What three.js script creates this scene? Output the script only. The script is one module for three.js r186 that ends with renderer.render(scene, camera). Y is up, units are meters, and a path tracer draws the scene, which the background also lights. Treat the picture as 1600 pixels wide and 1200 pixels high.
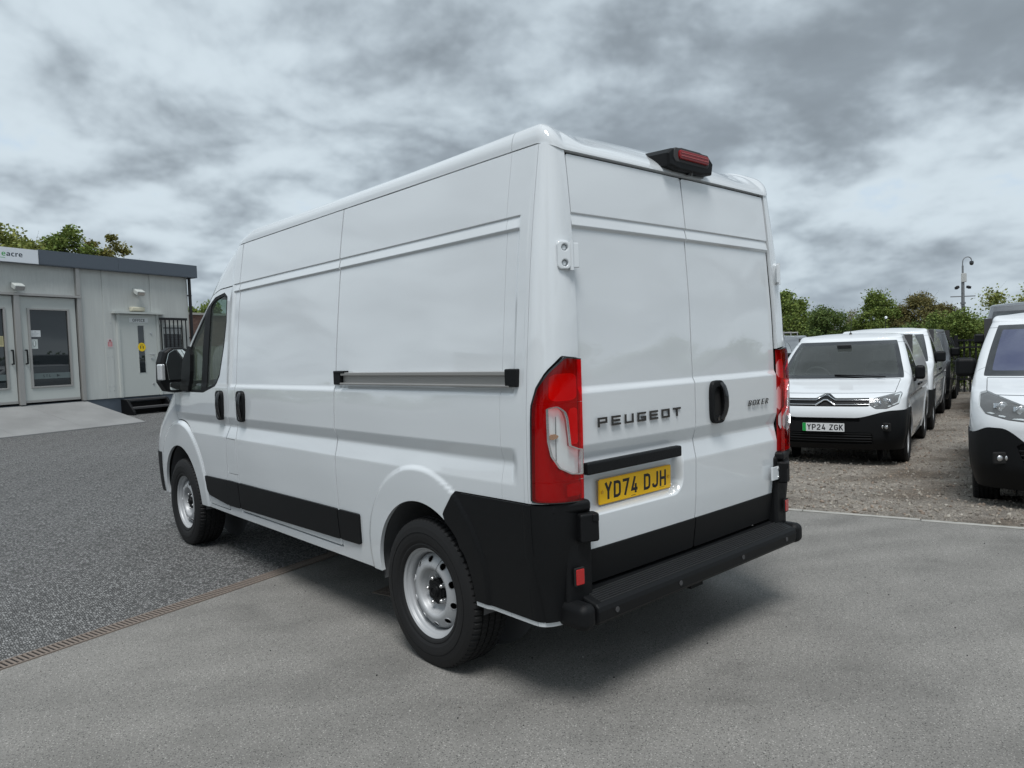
import * as THREE from 'three';
import { mergeGeometries } from 'three/addons/utils/BufferGeometryUtils.js';
import { RoundedBoxGeometry } from 'three/addons/geometries/RoundedBoxGeometry.js';
import { FontLoader } from 'three/addons/loaders/FontLoader.js';
import { TextGeometry } from 'three/addons/geometries/TextGeometry.js';

/* ---------- camera, renderer, sky, sun, exposure ---------- */
const scene = new THREE.Scene();
const camera = new THREE.PerspectiveCamera(55.82, 4 / 3, 0.05, 4000);
camera.position.set(-2.998, 1.5086, 1.9975);
camera.rotation.set(-0.044, -0.7357, -0.0368, 'YXZ');
scene.add(camera);
const renderer = new THREE.WebGLRenderer({ antialias: true });
renderer.toneMapping = THREE.LinearToneMapping;
renderer.toneMappingExposure = 1.9;
renderer.shadowMap.enabled = true;

function rng(seed) { let a = seed >>> 0; return () => { a = (a + 0x6D2B79F5) | 0; let t = Math.imul(a ^ (a >>> 15), 1 | a); t = (t + Math.imul(t ^ (t >>> 7), 61 | t)) ^ t; return ((t ^ (t >>> 14)) >>> 0) / 4294967296; }; }
const clamp = (x, a = 0, b = 1) => Math.min(b, Math.max(a, x));
const lerp = (a, b, t) => a + (b - a) * t;
const ss = (a, b, x) => { const t = clamp((x - a) / (b - a)); return t * t * (3 - 2 * t); };
function ih(x, y, z, s) { let h = Math.imul(x, 374761393) ^ Math.imul(y, 668265263) ^ Math.imul(z, 2147483647) ^ Math.imul(s, 144269504); h = Math.imul(h ^ (h >>> 13), 1274126177); h ^= h >>> 16; return (h >>> 0) / 4294967296; }
function h2(x, y, s) { let h = Math.imul(x, 374761393) ^ Math.imul(y, 668265263) ^ Math.imul(s, 144269504); h = Math.imul(h ^ (h >>> 13), 1274126177); h ^= h >>> 16; return (h >>> 0) / 4294967296; }
function vnoise(x, y, z, s = 1, px = 0, py = 0) {      // value noise in two directions; z picks another sheet; px, py are whole periods for tiling
  let X = Math.floor(x), Y = Math.floor(y), fx = x - X, fy = y - Y, X1 = X + 1, Y1 = Y + 1; s = s * 31 + Math.floor(z * 10);
  fx = fx * fx * fx * (fx * (fx * 6 - 15) + 10); fy = fy * fy * fy * (fy * (fy * 6 - 15) + 10);
  if (px) { X = ((X % px) + px) % px; X1 = (X + 1) % px; } if (py) { Y = ((Y % py) + py) % py; Y1 = (Y + 1) % py; }
  return lerp(lerp(h2(X, Y, s), h2(X1, Y, s), fx), lerp(h2(X, Y1, s), h2(X1, Y1, s), fx), fy);
}
function fbm(x, y, z, oct = 5, s = 1, gain = 0.5) { let a = 0, w = 1, n = 0; for (let i = 0; i < oct; i++) { a += w * vnoise(x, y, z, s + i * 17); n += w; w *= gain; x = x * 2.03 + 11.3; y = y * 2.03 + 5.7; z *= 2.03; } return a / n; }

const SX = 8.43, SZ = 66.41;
{ // overcast sky: one layer of broken cloud seen in perspective, grey undersides and brighter thin places
  const Wd = 3072, Hd = 1536, data = new Float32Array(Wd * Hd * 4);
  for (let j = 0; j < Hd; j++) {
    const el = ((j + 0.5) / Hd - 0.5) * Math.PI, y = Math.sin(el), ch = Math.cos(el);
    for (let i = 0; i < Wd; i++) {
      const az = ((i + 0.5) / Wd - 0.5) * 2 * Math.PI, k = (j * Wd + i) * 4;
      let r, g, b;
      if (y <= 0) { r = 0.13; g = 0.135; b = 0.135; } else {
        const d = 1 / (y + 0.26), x = Math.cos(az) * ch * d, z = Math.sin(az) * ch * d;
        const wx = fbm(x * 1.1 + 3, z * 1.1, 1.5, 4, 31) - 0.5, wz = fbm(x * 1.1 + 8, z * 1.1 + 9, 4.5, 4, 57) - 0.5;
        const big = fbm(x * 1.15 + wx * 0.7 + SX, z * 1.15 + wz * 0.7 + SZ, 0.5, 3, 5);
        const mid = fbm(x * 3.9 + wx * 0.8 + 1.7, z * 3.9 + wz * 0.8 + 2.2, 2.5, 8, 9, 0.58);
        const bil = 1 - Math.abs(2 * fbm(x * 3.2 + wx * 0.8 + 6, z * 3.2 + wz * 0.8 + 3, 7.5, 7, 77, 0.55) - 1) * 2.6;
        let t = (big - 0.5) * 1.8 + (mid - 0.5) * 1.5 + (bil - 0.5) * 0.33;         // thickness about 0
        const thick = ss(-0.58, 0.66, t), open = ss(-0.55, -0.9, t) * 0.7;
        let L = lerp(0.39, 0.172, thick) * (1 + (mid - 0.5) * -0.45 * thick);
        const low = ss(0.16, 0.0, y); L = lerp(L, 0.30, low * 0.5);
        r = L * lerp(0.87, 0.84, thick); g = L * lerp(1.0, 0.99, thick); b = L * lerp(1.09, 1.13, thick);
        const o = open * 0.55 * (1 - low); r = lerp(r, 0.245, o); g = lerp(g, 0.335, o); b = lerp(b, 0.45, o);
      }
      data[k] = r; data[k + 1] = g; data[k + 2] = b; data[k + 3] = 1;
    }
  }
  const t = new THREE.DataTexture(data, Wd, Hd, THREE.RGBAFormat, THREE.FloatType);
  t.mapping = THREE.EquirectangularReflectionMapping; t.magFilter = THREE.LinearFilter; t.minFilter = THREE.LinearFilter; t.wrapS = THREE.RepeatWrapping; t.needsUpdate = true;
  scene.background = t; scene.environment = t;
}
const SKYROT = 0.0;
scene.backgroundRotation.set(0, SKYROT, 0); scene.environmentRotation.set(0, SKYROT, 0);
scene.environmentIntensity = 1.0;
const sun = new THREE.DirectionalLight(new THREE.Color(1.0, 0.995, 0.985), 1.5);
sun.position.set(-10, 28, 6); sun.target.position.set(0, 0, -4); sun.castShadow = true; sun.shadow.radius = 45;
sun.shadow.mapSize.set(2048, 2048); Object.assign(sun.shadow.camera, { left: -30, right: 30, top: 30, bottom: -30, near: 1, far: 90 });
scene.add(sun, sun.target);

/* ---------- materials ---------- */
const rgb = (r, g, b) => new THREE.Color().setRGB(r, g, b);
const std = (c, roughness = 0.7, metalness = 0, o = {}) => new THREE.MeshStandardMaterial({ color: rgb(...c), roughness, metalness, side: THREE.DoubleSide, ...o });
const phy = (c, o = {}) => new THREE.MeshPhysicalMaterial({ color: rgb(...c), side: THREE.DoubleSide, ...o });
function canvasTex(w, h, draw, srgb = true) { const c = document.createElement('canvas'); c.width = w; c.height = h; draw(c.getContext('2d'), w, h); const t = new THREE.CanvasTexture(c); t.magFilter = THREE.LinearFilter; if (srgb) t.colorSpace = THREE.SRGBColorSpace; t.anisotropy = 8; return t; }
function dataTex(n, fn, srgb) { const d = new Uint8Array(n * n * 4); for (let j = 0; j < n; j++) for (let i = 0; i < n; i++) { const v = fn(i, j), k = (j * n + i) * 4; if (typeof v === 'number') { d[k] = d[k + 1] = d[k + 2] = clamp(v) * 255; } else { for (let q = 0; q < 3; q++) d[k + q] = clamp(v[q]) * 255; } d[k + 3] = 255; } const t = new THREE.DataTexture(d, n, n); t.wrapS = t.wrapT = THREE.RepeatWrapping; t.magFilter = THREE.LinearFilter; if (srgb) t.colorSpace = THREE.SRGBColorSpace; t.needsUpdate = true; return t; }
const toS = (x) => (x <= 0.0031308 ? 12.92 * x : 1.055 * Math.pow(x, 1 / 2.4) - 0.055);
// stones packed like road chippings: returns colour and height maps of n pixels that tile
function chippings(n, cell, seed, tone, rough) {
  const N = Math.round(n / cell), cs = n / N, col = new Float32Array(n * n), hgt = new Float32Array(n * n), J = new Float32Array(N * N * 4);
  for (let Y = 0; Y < N; Y++) for (let X = 0; X < N; X++) J.set([0.15 + 0.7 * ih(X, Y, 1, seed), 0.15 + 0.7 * ih(X, Y, 2, seed), 0.8 + 0.5 * ih(X, Y, 3, seed), ih(X, Y, 4, seed)], (Y * N + X) * 4);
  for (let j = 0; j < n; j++) for (let i = 0; i < n; i++) {
    const u = i / cs, v = j / cs, cx = Math.floor(u), cy = Math.floor(v); let d1 = 9, d2 = 9, id = 0;
    for (let q = -1; q <= 1; q++) for (let p = -1; p <= 1; p++) {
      const k = (((cy + q + N) % N) * N + (cx + p + N) % N) * 4, dx = u - cx - p - J[k], dy = v - cy - q - J[k + 1], d = Math.sqrt(dx * dx + dy * dy) * J[k + 2];
      if (d < d1) { d2 = d1; d1 = d; id = J[k + 3]; } else if (d < d2) d2 = d;
    }
    const e = clamp((d2 - d1) * 2.2), k = j * n + i, m = vnoise(i / 3, j / 3, 0.5, seed + 3, Math.round(n / 3), Math.round(n / 3));
    col[k] = tone(id, e, m, i, j); hgt[k] = clamp(rough(id, e, m));
  }
  return { col, hgt };
}
function mapPair(n, c, tint) {
  return [dataTex(n, (i, j) => { const v = c.col[j * n + i]; return tint.map((t) => toS(clamp(v * t))); }, true), dataTex(n, (i, j) => c.hgt[j * n + i], false)];
}
const tile = (n, f, px, oct, s) => (i, j) => { let a = 0, w = 1, q = 0, p = px; for (let o = 0; o < oct; o++) { a += w * vnoise(i / n * p, j / n * p, 0.5, s + o, p, p); q += w; w *= 0.5; p *= 2; } return f(a / q); };
const M = {};
{
  const n = 1024;
  const blot = tile(n, (v) => v, 4, 5, 71);
  let c = chippings(n, 15, 11, (id, e, m) => (0.075 + 0.33 * id * id + 0.07 * m) * (0.25 + 0.75 * e), (id, e, m) => 0.3 * id + 0.65 * e + 0.1 * m);
  let [a, b] = mapPair(n, c, [1.0, 1.0, 0.985]);
  M.coarse = std([1, 1, 1], 0.86, 0, { map: a, bumpMap: b, bumpScale: 0.011, vertexColors: true });
  c = chippings(n, 5.2, 23, (id, e, m, i, j) => { const k = blot(i, j); return (0.225 + 0.085 * (id - 0.5) + (id > 0.965 ? 0.16 : 0) - (id < 0.06 ? 0.11 : 0) + 0.035 * (m - 0.5)) * (0.80 + 0.2 * e) * (0.91 + 0.18 * k); }, (id, e, m) => 0.45 * e + 0.3 * m + 0.2 * id);
  [a, b] = mapPair(n, c, [1.03, 1.0, 0.94]);
  M.tarmac = std([1, 1, 1], 0.84, 0, { map: a, bumpMap: b, bumpScale: 0.0028, vertexColors: true });
  const blot2 = tile(n, (v) => v, 6, 5, 171);
  c = chippings(n, 13, 37, (id, e, m, i, j) => { const k = blot2(i, j); return (0.22 + 0.30 * id * id + 0.08 * m) * (0.6 + 0.4 * e) * (0.6 + 0.8 * k); }, (id, e, m) => 0.35 * id + 0.55 * e + 0.15 * m);
  [a, b] = mapPair(n, c, [1.10, 0.98, 0.84]);
  M.gravel = std([1, 1, 1], 0.9, 0, { map: a, bumpMap: b, bumpScale: 0.02, vertexColors: true });
  const cl = tile(512, (v) => v, 8, 5, 8);
  M.concrete = std([1, 1, 1], 0.85, 0, { map: dataTex(512, (i, j) => { const v = 0.62 + 0.3 * (cl(i, j) - 0.5) + 0.06 * (ih(i, j, 1, 3) - 0.5); return [v, v * 0.99, v * 0.955]; }, true) });
  const ru = tile(512, (v) => v, 16, 5, 19);
  M.rust = std([1, 1, 1], 0.85, 0.15, { map: dataTex(512, (i, j) => { const v = ru(i, j), h = ih(i, j, 2, 9) * 0.06; return [0.44 + 0.20 * (v - 0.4) + h, 0.40 + 0.17 * (v - 0.4) + h, 0.37 + 0.14 * (v - 0.4) + h]; }, true) });
  const dn = tile(512, (v) => v, 4, 6, 41);
  M.cladding = std([1, 1, 1], 0.62, 0, { map: dataTex(512, (i, j) => { const v = 0.755 + 0.05 * (dn(i, j) - 0.5) + 0.03 * (vnoise(i / 6, j / 90, 0.5, 6, 85, 6) - 0.5); return [v * 0.985, v, v * 0.985]; }, true) });
  M.wood = std([1, 1, 1], 0.85, 0, { map: dataTex(512, (i, j) => { const v = 0.5 + 0.16 * (vnoise(i / 4, j / 120, 0.5, 61, 128, 4) - 0.5) + 0.1 * (dn(i, j) - 0.5); return [v, v * 0.94, v * 0.86]; }, true) });
  M.ramp = std([1, 1, 1], 0.8, 0, { map: dataTex(512, (i, j) => { const v = 0.52 + 0.10 * (dn(i, j) - 0.5) + 0.05 * (ih(i, j, 1, 3) - 0.5); return [v, v * 1.005, v * 1.0]; }, true) });
}
M.white = phy([0.66, 0.69, 0.71], { roughness: 0.07, ior: 1.62, clearcoat: 1, clearcoatRoughness: 0.012 });
M.whiteOther = phy([0.71, 0.735, 0.755], { roughness: 0.5, clearcoat: 1, clearcoatRoughness: 0.04 });
M.greyPaint = phy([0.10, 0.105, 0.115], { roughness: 0.5, metalness: 0.2, clearcoat: 1, clearcoatRoughness: 0.05 });
M.blackPaint = phy([0.012, 0.012, 0.014], { roughness: 0.5, clearcoat: 1, clearcoatRoughness: 0.04 });
M.plastic = phy([0.0065, 0.007, 0.0078], { roughness: 0.5, specularIntensity: 0.4 });
{
  const gr = tile(256, (v) => v, 64, 2, 3);
  M.plastic.bumpMap = dataTex(256, gr, false); M.plastic.bumpMap.repeat.set(6, 6); M.plastic.bumpScale = 0.0003;
}
M.gloss = phy([0.006, 0.006, 0.007], { roughness: 0.25, clearcoat: 1, clearcoatRoughness: 0.03 });
M.void = std([0.008, 0.008, 0.008], 0.95);
M.rubber = phy([0.012, 0.012, 0.0125], { roughness: 0.65, specularIntensity: 0.6 });
M.liner = std([0.11, 0.113, 0.118], 0.85);
M.lampWhite = std([0.82, 0.83, 0.83], 0.35, 0.2);
M.steel = std([0.40, 0.41, 0.42], 0.45, 0.2);
M.alu = std([0.42, 0.41, 0.395], 0.42, 0.6);
M.mirror = std([0.85, 0.9, 0.88], 0.02, 1.0);
M.bolt = std([0.6, 0.6, 0.6], 0.3, 0.9);
M.redLens = phy([0.88, 0.0, 0.006], { roughness: 0.03, transmission: 0.92, thickness: 0, specularIntensity: 0.8 });
M.redDeep = phy([0.20, 0.002, 0.003], { roughness: 0.25, clearcoat: 1, clearcoatRoughness: 0.02 });
M.redBright = phy([0.42, 0.006, 0.006], { roughness: 0.25, clearcoat: 1, clearcoatRoughness: 0.03 });
M.clearLens = phy([0.93, 0.95, 0.95], { roughness: 0.03, transmission: 0.92, thickness: 0 });
M.chrome = std([0.78, 0.79, 0.80], 0.12, 1.0);
M.silver = std([0.6, 0.61, 0.62], 0.28, 0.9);
M.cabGlass = phy([0.58, 0.68, 0.62], { roughness: 0.01, transmission: 0.95, thickness: 0, specularIntensity: 0.5 });
M.screenGlass = phy([0.62, 0.68, 0.66], { roughness: 0.01, transmission: 0.93, thickness: 0 });
M.darkGlass = phy([0.012, 0.016, 0.018], { roughness: 0.02, clearcoat: 1, clearcoatRoughness: 0.01, specularIntensity: 1 });
M.fabric = std([0.035, 0.036, 0.04], 0.95);
M.trim = std([0.05, 0.05, 0.052], 0.8);
M.slate = std([0.085, 0.105, 0.130], 0.55);
M.doorGrey = std([0.49, 0.515, 0.495], 0.5);
M.blackMetal = std([0.015, 0.015, 0.017], 0.5, 0.3);

/* ---------- naming ---------- */
const used = {};
function numbered(n) { if (!(n in used)) { used[n] = 0; return n; } used[n]++; return `${n}_${String(used[n]).padStart(3, '0')}`; }
function shade(o) { o.traverse((q) => { if (q.isMesh) { q.castShadow = true; q.receiveShadow = true; } }); return o; }
function thing(name, label, category, pos = [0, 0, 0], turn = 0, group) { const g = new THREE.Group(); g.name = numbered(name); g.position.set(...pos); g.rotation.y = turn; g.userData = { label, category }; if (group) g.userData.group = group; scene.add(g); return g; }
function part(parent, name, geo, mat, pos, rot) { const m = new THREE.Mesh(geo, mat); m.name = name; if (pos) m.position.set(...pos); if (rot) m.rotation.set(...rot); m.castShadow = m.receiveShadow = true; parent.add(m); return m; }
function struct(name, geo, mat, label, kind = 'structure') { const m = new THREE.Mesh(geo, mat); m.name = numbered(name); m.userData = { label, category: name.replace(/_/g, ' '), kind }; m.castShadow = m.receiveShadow = true; scene.add(m); return m; }
const sub = (parent, name) => { const g = new THREE.Group(); g.name = name; parent.add(g); return g; };

/* ---------- surfaces: dense grids that can be cut along a field ---------- */
const ST = 8; // x y z nx ny nz a b
function grid(us, vs, f, eps = 0.002) {
  const nu = us.length, nv = vs.length, v = new Float64Array(nu * nv * ST), t = [];
  for (let i = 0; i < nu; i++) for (let j = 0; j < nv; j++) {
    const p = f(us[i], vs[j]), p1 = f(us[i] + eps, vs[j]), p0 = f(us[i] - eps, vs[j]), q1 = f(us[i], vs[j] + eps), q0 = f(us[i], vs[j] - eps);
    const ax = p1[0] - p0[0], ay = p1[1] - p0[1], az = p1[2] - p0[2], bx = q1[0] - q0[0], by = q1[1] - q0[1], bz = q1[2] - q0[2];
    let nx = ay * bz - az * by, ny = az * bx - ax * bz, nz = ax * by - ay * bx; const l = Math.hypot(nx, ny, nz) || 1;
    v.set([p[0], p[1], p[2], nx / l, ny / l, nz / l, us[i], vs[j]], (i * nv + j) * ST);
  }
  for (let i = 0; i < nu - 1; i++) for (let j = 0; j < nv - 1; j++) { const a = i * nv + j, b = a + nv; t.push(a, b, b + 1, a, b + 1, a + 1); }
  return { v: Array.from(v), t };
}
const flip = (m) => { const v = m.v.slice(), t = m.t.slice(); for (let i = 0; i < v.length; i += ST) { v[i + 3] *= -1; v[i + 4] *= -1; v[i + 5] *= -1; } for (let i = 0; i < t.length; i += 3) { const q = t[i + 1]; t[i + 1] = t[i + 2]; t[i + 2] = q; } return { v, t }; };
function clip(m, fn) {   // keeps fn < 0; fn(x, y, z, a, b)
  const nV = m.v.length / ST, val = new Float64Array(nV), map = new Int32Array(nV).fill(-1), cut = new Map(), v = [], t = [], s = m.v;
  for (let i = 0; i < nV; i++) { const k = i * ST; val[i] = fn(s[k], s[k + 1], s[k + 2], s[k + 6], s[k + 7]) || -1e-12; }
  const keep = (i) => { if (map[i] < 0) { map[i] = v.length / ST; for (let q = 0; q < ST; q++) v.push(s[i * ST + q]); } return map[i]; };
  const mid = (i, j) => {
    const key = i < j ? i * 4194304 + j : j * 4194304 + i; let r = cut.get(key);
    if (r === undefined) { const w = val[i] / (val[i] - val[j]); r = v.length / ST; for (let q = 0; q < ST; q++) v.push(s[i * ST + q] + (s[j * ST + q] - s[i * ST + q]) * w); cut.set(key, r); }
    return r;
  };
  for (let k = 0; k < m.t.length; k += 3) {
    const T = [m.t[k], m.t[k + 1], m.t[k + 2]], poly = [];
    for (let e = 0; e < 3; e++) { const i = T[e], j = T[(e + 1) % 3]; if (val[i] < 0) poly.push(keep(i)); if (val[i] < 0 !== val[j] < 0) poly.push(mid(i, j)); }
    for (let e = 1; e + 1 < poly.length; e++) t.push(poly[0], poly[e], poly[e + 1]);
  }
  return { v, t };
}
function push(m, d) { const v = m.v.slice(); for (let i = 0; i < v.length; i += ST) { v[i] += v[i + 3] * d; v[i + 1] += v[i + 4] * d; v[i + 2] += v[i + 5] * d; } return { v, t: m.t }; }
function edge(m, depth) {  // turns the open edges inward, as a folded panel edge
  const v = m.v.slice(), t = m.t.slice(), seen = new Map();
  for (let k = 0; k < m.t.length; k += 3) for (let e = 0; e < 3; e++) { const i = m.t[k + e], j = m.t[k + (e + 1) % 3], key = i < j ? i * 4194304 + j : j * 4194304 + i; if (seen.has(key)) seen.set(key, null); else seen.set(key, [i, j]); }
  for (const p of seen.values()) {
    if (!p) continue; const [i, j] = p, A = i * ST, B = j * ST, n = v.length / ST;
    const ex = v[B] - v[A], ey = v[B + 1] - v[A + 1], ez = v[B + 2] - v[A + 2];
    let nx = ey * v[A + 5] - ez * v[A + 4], ny = ez * v[A + 3] - ex * v[A + 5], nz = ex * v[A + 4] - ey * v[A + 3]; const l = Math.hypot(nx, ny, nz); if (l < 1e-9) continue;
    nx /= l; ny /= l; nz /= l;
    for (const q of [A, B]) v.push(v[q], v[q + 1], v[q + 2], nx, ny, nz, v[q + 6], v[q + 7]);
    for (const q of [A, B]) v.push(v[q] - v[q + 3] * depth, v[q + 1] - v[q + 4] * depth, v[q + 2] - v[q + 5] * depth, nx, ny, nz, v[q + 6], v[q + 7]);
    t.push(n, n + 2, n + 1, n + 1, n + 2, n + 3);
  }
  return { v, t };
}
function geo(m, mirror = false, uvScale = 1) {
  const n = m.v.length / ST, P = new Float32Array(n * 3), N = new Float32Array(n * 3), U = new Float32Array(n * 2);
  for (let i = 0; i < n; i++) {
    const k = i * ST, l = Math.hypot(m.v[k + 3], m.v[k + 4], m.v[k + 5]) || 1, sx = mirror ? -1 : 1;
    P.set([m.v[k] * sx, m.v[k + 1], m.v[k + 2]], i * 3); N.set([m.v[k + 3] / l * sx, m.v[k + 4] / l, m.v[k + 5] / l], i * 3); U.set([m.v[k + 6] * uvScale, m.v[k + 7] * uvScale], i * 2);
  }
  const t = m.t.slice(); if (mirror) for (let i = 0; i < t.length; i += 3) { const q = t[i + 1]; t[i + 1] = t[i + 2]; t[i + 2] = q; }
  const g = new THREE.BufferGeometry(); g.setAttribute('position', new THREE.BufferAttribute(P, 3)); g.setAttribute('normal', new THREE.BufferAttribute(N, 3)); g.setAttribute('uv', new THREE.BufferAttribute(U, 2)); g.setIndex(t); return g;
}
const lin = (a, b, n) => Array.from({ length: n + 1 }, (_, i) => a + (b - a) * i / n);
function lines(a, b, step, fine = []) { // fine: [from, to, step]
  const out = []; let x = a; while (x < b - 1e-9) { out.push(x); let s = step; for (const [p, q, r] of fine) if (x >= p - 1e-9 && x < q) s = Math.min(s, r); for (const [p] of fine) if (x < p && x + s > p + 1e-9) s = Math.max(1e-4, p - x); x += s; } out.push(b); return out;
}
function sdPoly(px, py, p) { let d = 1e9, inside = false; for (let i = 0, j = p.length - 1; i < p.length; j = i++) { const ax = p[j][0], ay = p[j][1], ex = p[i][0] - ax, ey = p[i][1] - ay, wx = px - ax, wy = py - ay, h = clamp((wx * ex + wy * ey) / (ex * ex + ey * ey)); d = Math.min(d, (wx - ex * h) ** 2 + (wy - ey * h) ** 2); if ((p[i][1] > py) !== (ay > py) && px < (p[j][0] - p[i][0]) * (py - p[i][1]) / (ay - p[i][1]) + p[i][0]) inside = !inside; } return (inside ? -1 : 1) * Math.sqrt(d); }
function sdBox(x, y, cx, cy, hx, hy, r = 0) { const dx = Math.abs(x - cx) - hx + r, dy = Math.abs(y - cy) - hy + r; return Math.hypot(Math.max(dx, 0), Math.max(dy, 0)) + Math.min(Math.max(dx, dy), 0) - r; }
const sdC = (x, y, cx, cy, r) => Math.hypot(x - cx, y - cy) - r;
function spline(pts) { // smooth monotone curve through [x, y]
  const n = pts.length, d = [], m = []; for (let i = 0; i < n - 1; i++) d.push((pts[i + 1][1] - pts[i][1]) / (pts[i + 1][0] - pts[i][0]));
  for (let i = 0; i < n; i++) m.push(i === 0 ? d[0] : i === n - 1 ? d[n - 2] : d[i - 1] * d[i] <= 0 ? 0 : (2 * d[i - 1] * d[i]) / (d[i - 1] + d[i]));
  return (x) => { let i = 0; while (i < n - 2 && x > pts[i + 1][0]) i++; const h = pts[i + 1][0] - pts[i][0], t = (x - pts[i][0]) / h; if (t < 0) return pts[i][1] + m[i] * (x - pts[i][0]); if (t > 1) return pts[i + 1][1] + m[i + 1] * (x - pts[i + 1][0]); const t2 = t * t, t3 = t2 * t; return (2 * t3 - 3 * t2 + 1) * pts[i][1] + (t3 - 2 * t2 + t) * h * m[i] + (-2 * t3 + 3 * t2) * pts[i + 1][1] + (t3 - t2) * h * m[i + 1]; };
}
const sup = (th, n) => { const c = Math.abs(Math.cos(th)), s = Math.abs(Math.sin(th)), r = Math.pow(Math.pow(c, n) + Math.pow(s, n), -1 / n); return [c * r, s * r]; };
const rbox = (w, h, d, r = 0.01, s = 3) => new RoundedBoxGeometry(w, h, d, s, Math.min(r, w / 2.01, h / 2.01, d / 2.01));
const box = (w, h, d) => new THREE.BoxGeometry(w, h, d);
const cyl = (r1, r2, h, s = 24, open = false) => new THREE.CylinderGeometry(r1, r2, h, s, 1, open);
function plain(g) { const q = g.index ? g.toNonIndexed() : g.clone(); for (const k of Object.keys(q.attributes)) if (!['position', 'normal', 'uv'].includes(k)) q.deleteAttribute(k); if (!q.attributes.uv) q.setAttribute('uv', new THREE.BufferAttribute(new Float32Array(q.attributes.position.count * 2), 2)); return q; }
const merge = (list) => mergeGeometries(list.map(plain));
const at = (g, x, y, z, rx = 0, ry = 0, rz = 0) => { const q = g.clone(); q.applyMatrix4(new THREE.Matrix4().compose(new THREE.Vector3(x, y, z), new THREE.Quaternion().setFromEuler(new THREE.Euler(rx, ry, rz)), new THREE.Vector3(1, 1, 1))); return q; };
function bar(p, q, r, s = 8, r2 = r) { const a = new THREE.Vector3(...p), b = new THREE.Vector3(...q), d = b.clone().sub(a), g = new THREE.CylinderGeometry(r2, r, d.length(), s); g.applyQuaternion(new THREE.Quaternion().setFromUnitVectors(new THREE.Vector3(0, 1, 0), d.clone().normalize())); const c = a.add(b).multiplyScalar(0.5); g.translate(c.x, c.y, c.z); return g; }
const shapeOf = (pts) => new THREE.Shape(pts.map((p) => new THREE.Vector2(p[0], p[1])));
const ext = (shape, depth, bevel = 0, seg = 2) => new THREE.ExtrudeGeometry(shape, { depth, bevelEnabled: bevel > 0, bevelThickness: bevel, bevelSize: bevel, bevelOffset: -bevel, bevelSegments: seg, curveSegments: 10 });
function rrect(w, h, r) { const s = new THREE.Shape(), x = -w / 2, y = -h / 2; s.moveTo(x + r, y); s.lineTo(x + w - r, y); s.absarc(x + w - r, y + r, r, -Math.PI / 2, 0); s.lineTo(x + w, y + h - r); s.absarc(x + w - r, y + h - r, r, 0, Math.PI / 2); s.lineTo(x + r, y + h); s.absarc(x + r, y + h - r, r, Math.PI / 2, Math.PI); s.lineTo(x, y + r); s.absarc(x + r, y + r, r, Math.PI, 1.5 * Math.PI); return s; }
/* ---------- ground, roads, paths ---------- */
const BO = [3.6, -17.86], BN = [0.344, 0.939];        // foot of the office wall and the direction it faces
function gy(x, z) {
  const dn = (x - BO[0]) * BN[0] + (z - BO[1]) * BN[1], al = (x - BO[0]) * 0.939 - (z - BO[1]) * 0.344;
  const up = 0.34 * Math.pow(clamp(1 - (dn - 0.5) / 10.5), 1.3) * ss(9, 1.5, al);
  return up - 0.15 * ss(3.2, 6.4, x) - 0.045 * ss(6.0, 8.5, x);
}
function sheet(xs, zs, lift, mat, fields, tint, uvs = 1) {
  let m = grid(xs, zs, (x, z) => [x, gy(x, z) + lift, z], 0.01);
  for (const f of fields) m = clip(m, (x, y, z) => f(x, z));
  m = flip(m); const g = geo(m, false, uvs), n = g.attributes.position.count, c = new Float32Array(n * 3), N = g.attributes.normal;
  for (let i = 0; i < n; i++) { const k = tint(g.attributes.position.getX(i), g.attributes.position.getZ(i)); c.set(k, i * 3); }
  g.setAttribute('color', new THREE.BufferAttribute(c, 3)); return g;
}
const far = (a, b, s) => { const o = []; for (let x = a; x < b; x += s) o.push(x); o.push(b); const e = []; for (let d = 3; d < 900; d *= 1.5) e.push(d); return [...e.slice().reverse().map((d) => a - d), ...o, ...e.map((d) => b + d)]; };
const dull = (x, z) => { const k = 0.86 + 0.28 * fbm(x * 0.55, z * 0.55, 0.5, 4, 201); return [k, k, k]; };
struct('ground', sheet(far(-16, 22, 0.7), far(-26, 12, 0.7), 0, M.coarse, [], dull, 1.15), M.coarse, 'coarse dark grey asphalt of the yard between the white van and the office');
// drain line, on which the smooth tarmac ends; concrete edging, on which it meets the gravel
const D0 = [-2.54, -2.48], DD = [0.9669, -0.2551], DNn = [0.2551, 0.9669];   // along and across (towards the camera)
const E0 = [3.17, -1.03], ED = [0.2805, 0.9599], EN = [0.9599, -0.2805];
const toDrain = (x, z) => (x - D0[0]) * DNn[0] + (z - D0[1]) * DNn[1];
const toEdge = (x, z) => (x - E0[0]) * EN[0] + (z - E0[1]) * EN[1];
struct('tarmac_apron', sheet(lines(-14, 6, 0.1), lines(-5, 8, 0.1), 0.004, M.tarmac, [(x, z) => 0.05 - toDrain(x, z), (x, z) => toEdge(x, z) + 0.035], (x, z) => {
  const k = 0.93 + 0.14 * fbm(x * 0.9, z * 0.9, 0.5, 4, 301), o = ss(0.56, 0.75, fbm(x * 1.7 + 5, z * 1.7, 3.5, 4, 307)); const u = x * 0.86 + z * 0.5, v = z * 0.86 - x * 0.5, st = fbm(u * 0.5, v * 5.5, 8.5, 5, 311), sp = ss(0.66, 0.74, fbm(x * 3.1, z * 3.1 + 40, 9.5, 4, 317)); const q = k * (1 - 0.10 * o) * (1 + 0.34 * (st - 0.5)) * (1 - 0.16 * sp); return [q, q * 0.995, q * 0.985];
}, 1.25), M.tarmac, 'smooth grey tarmac under the back of the white van').userData.category = 'tarmac';
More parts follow.
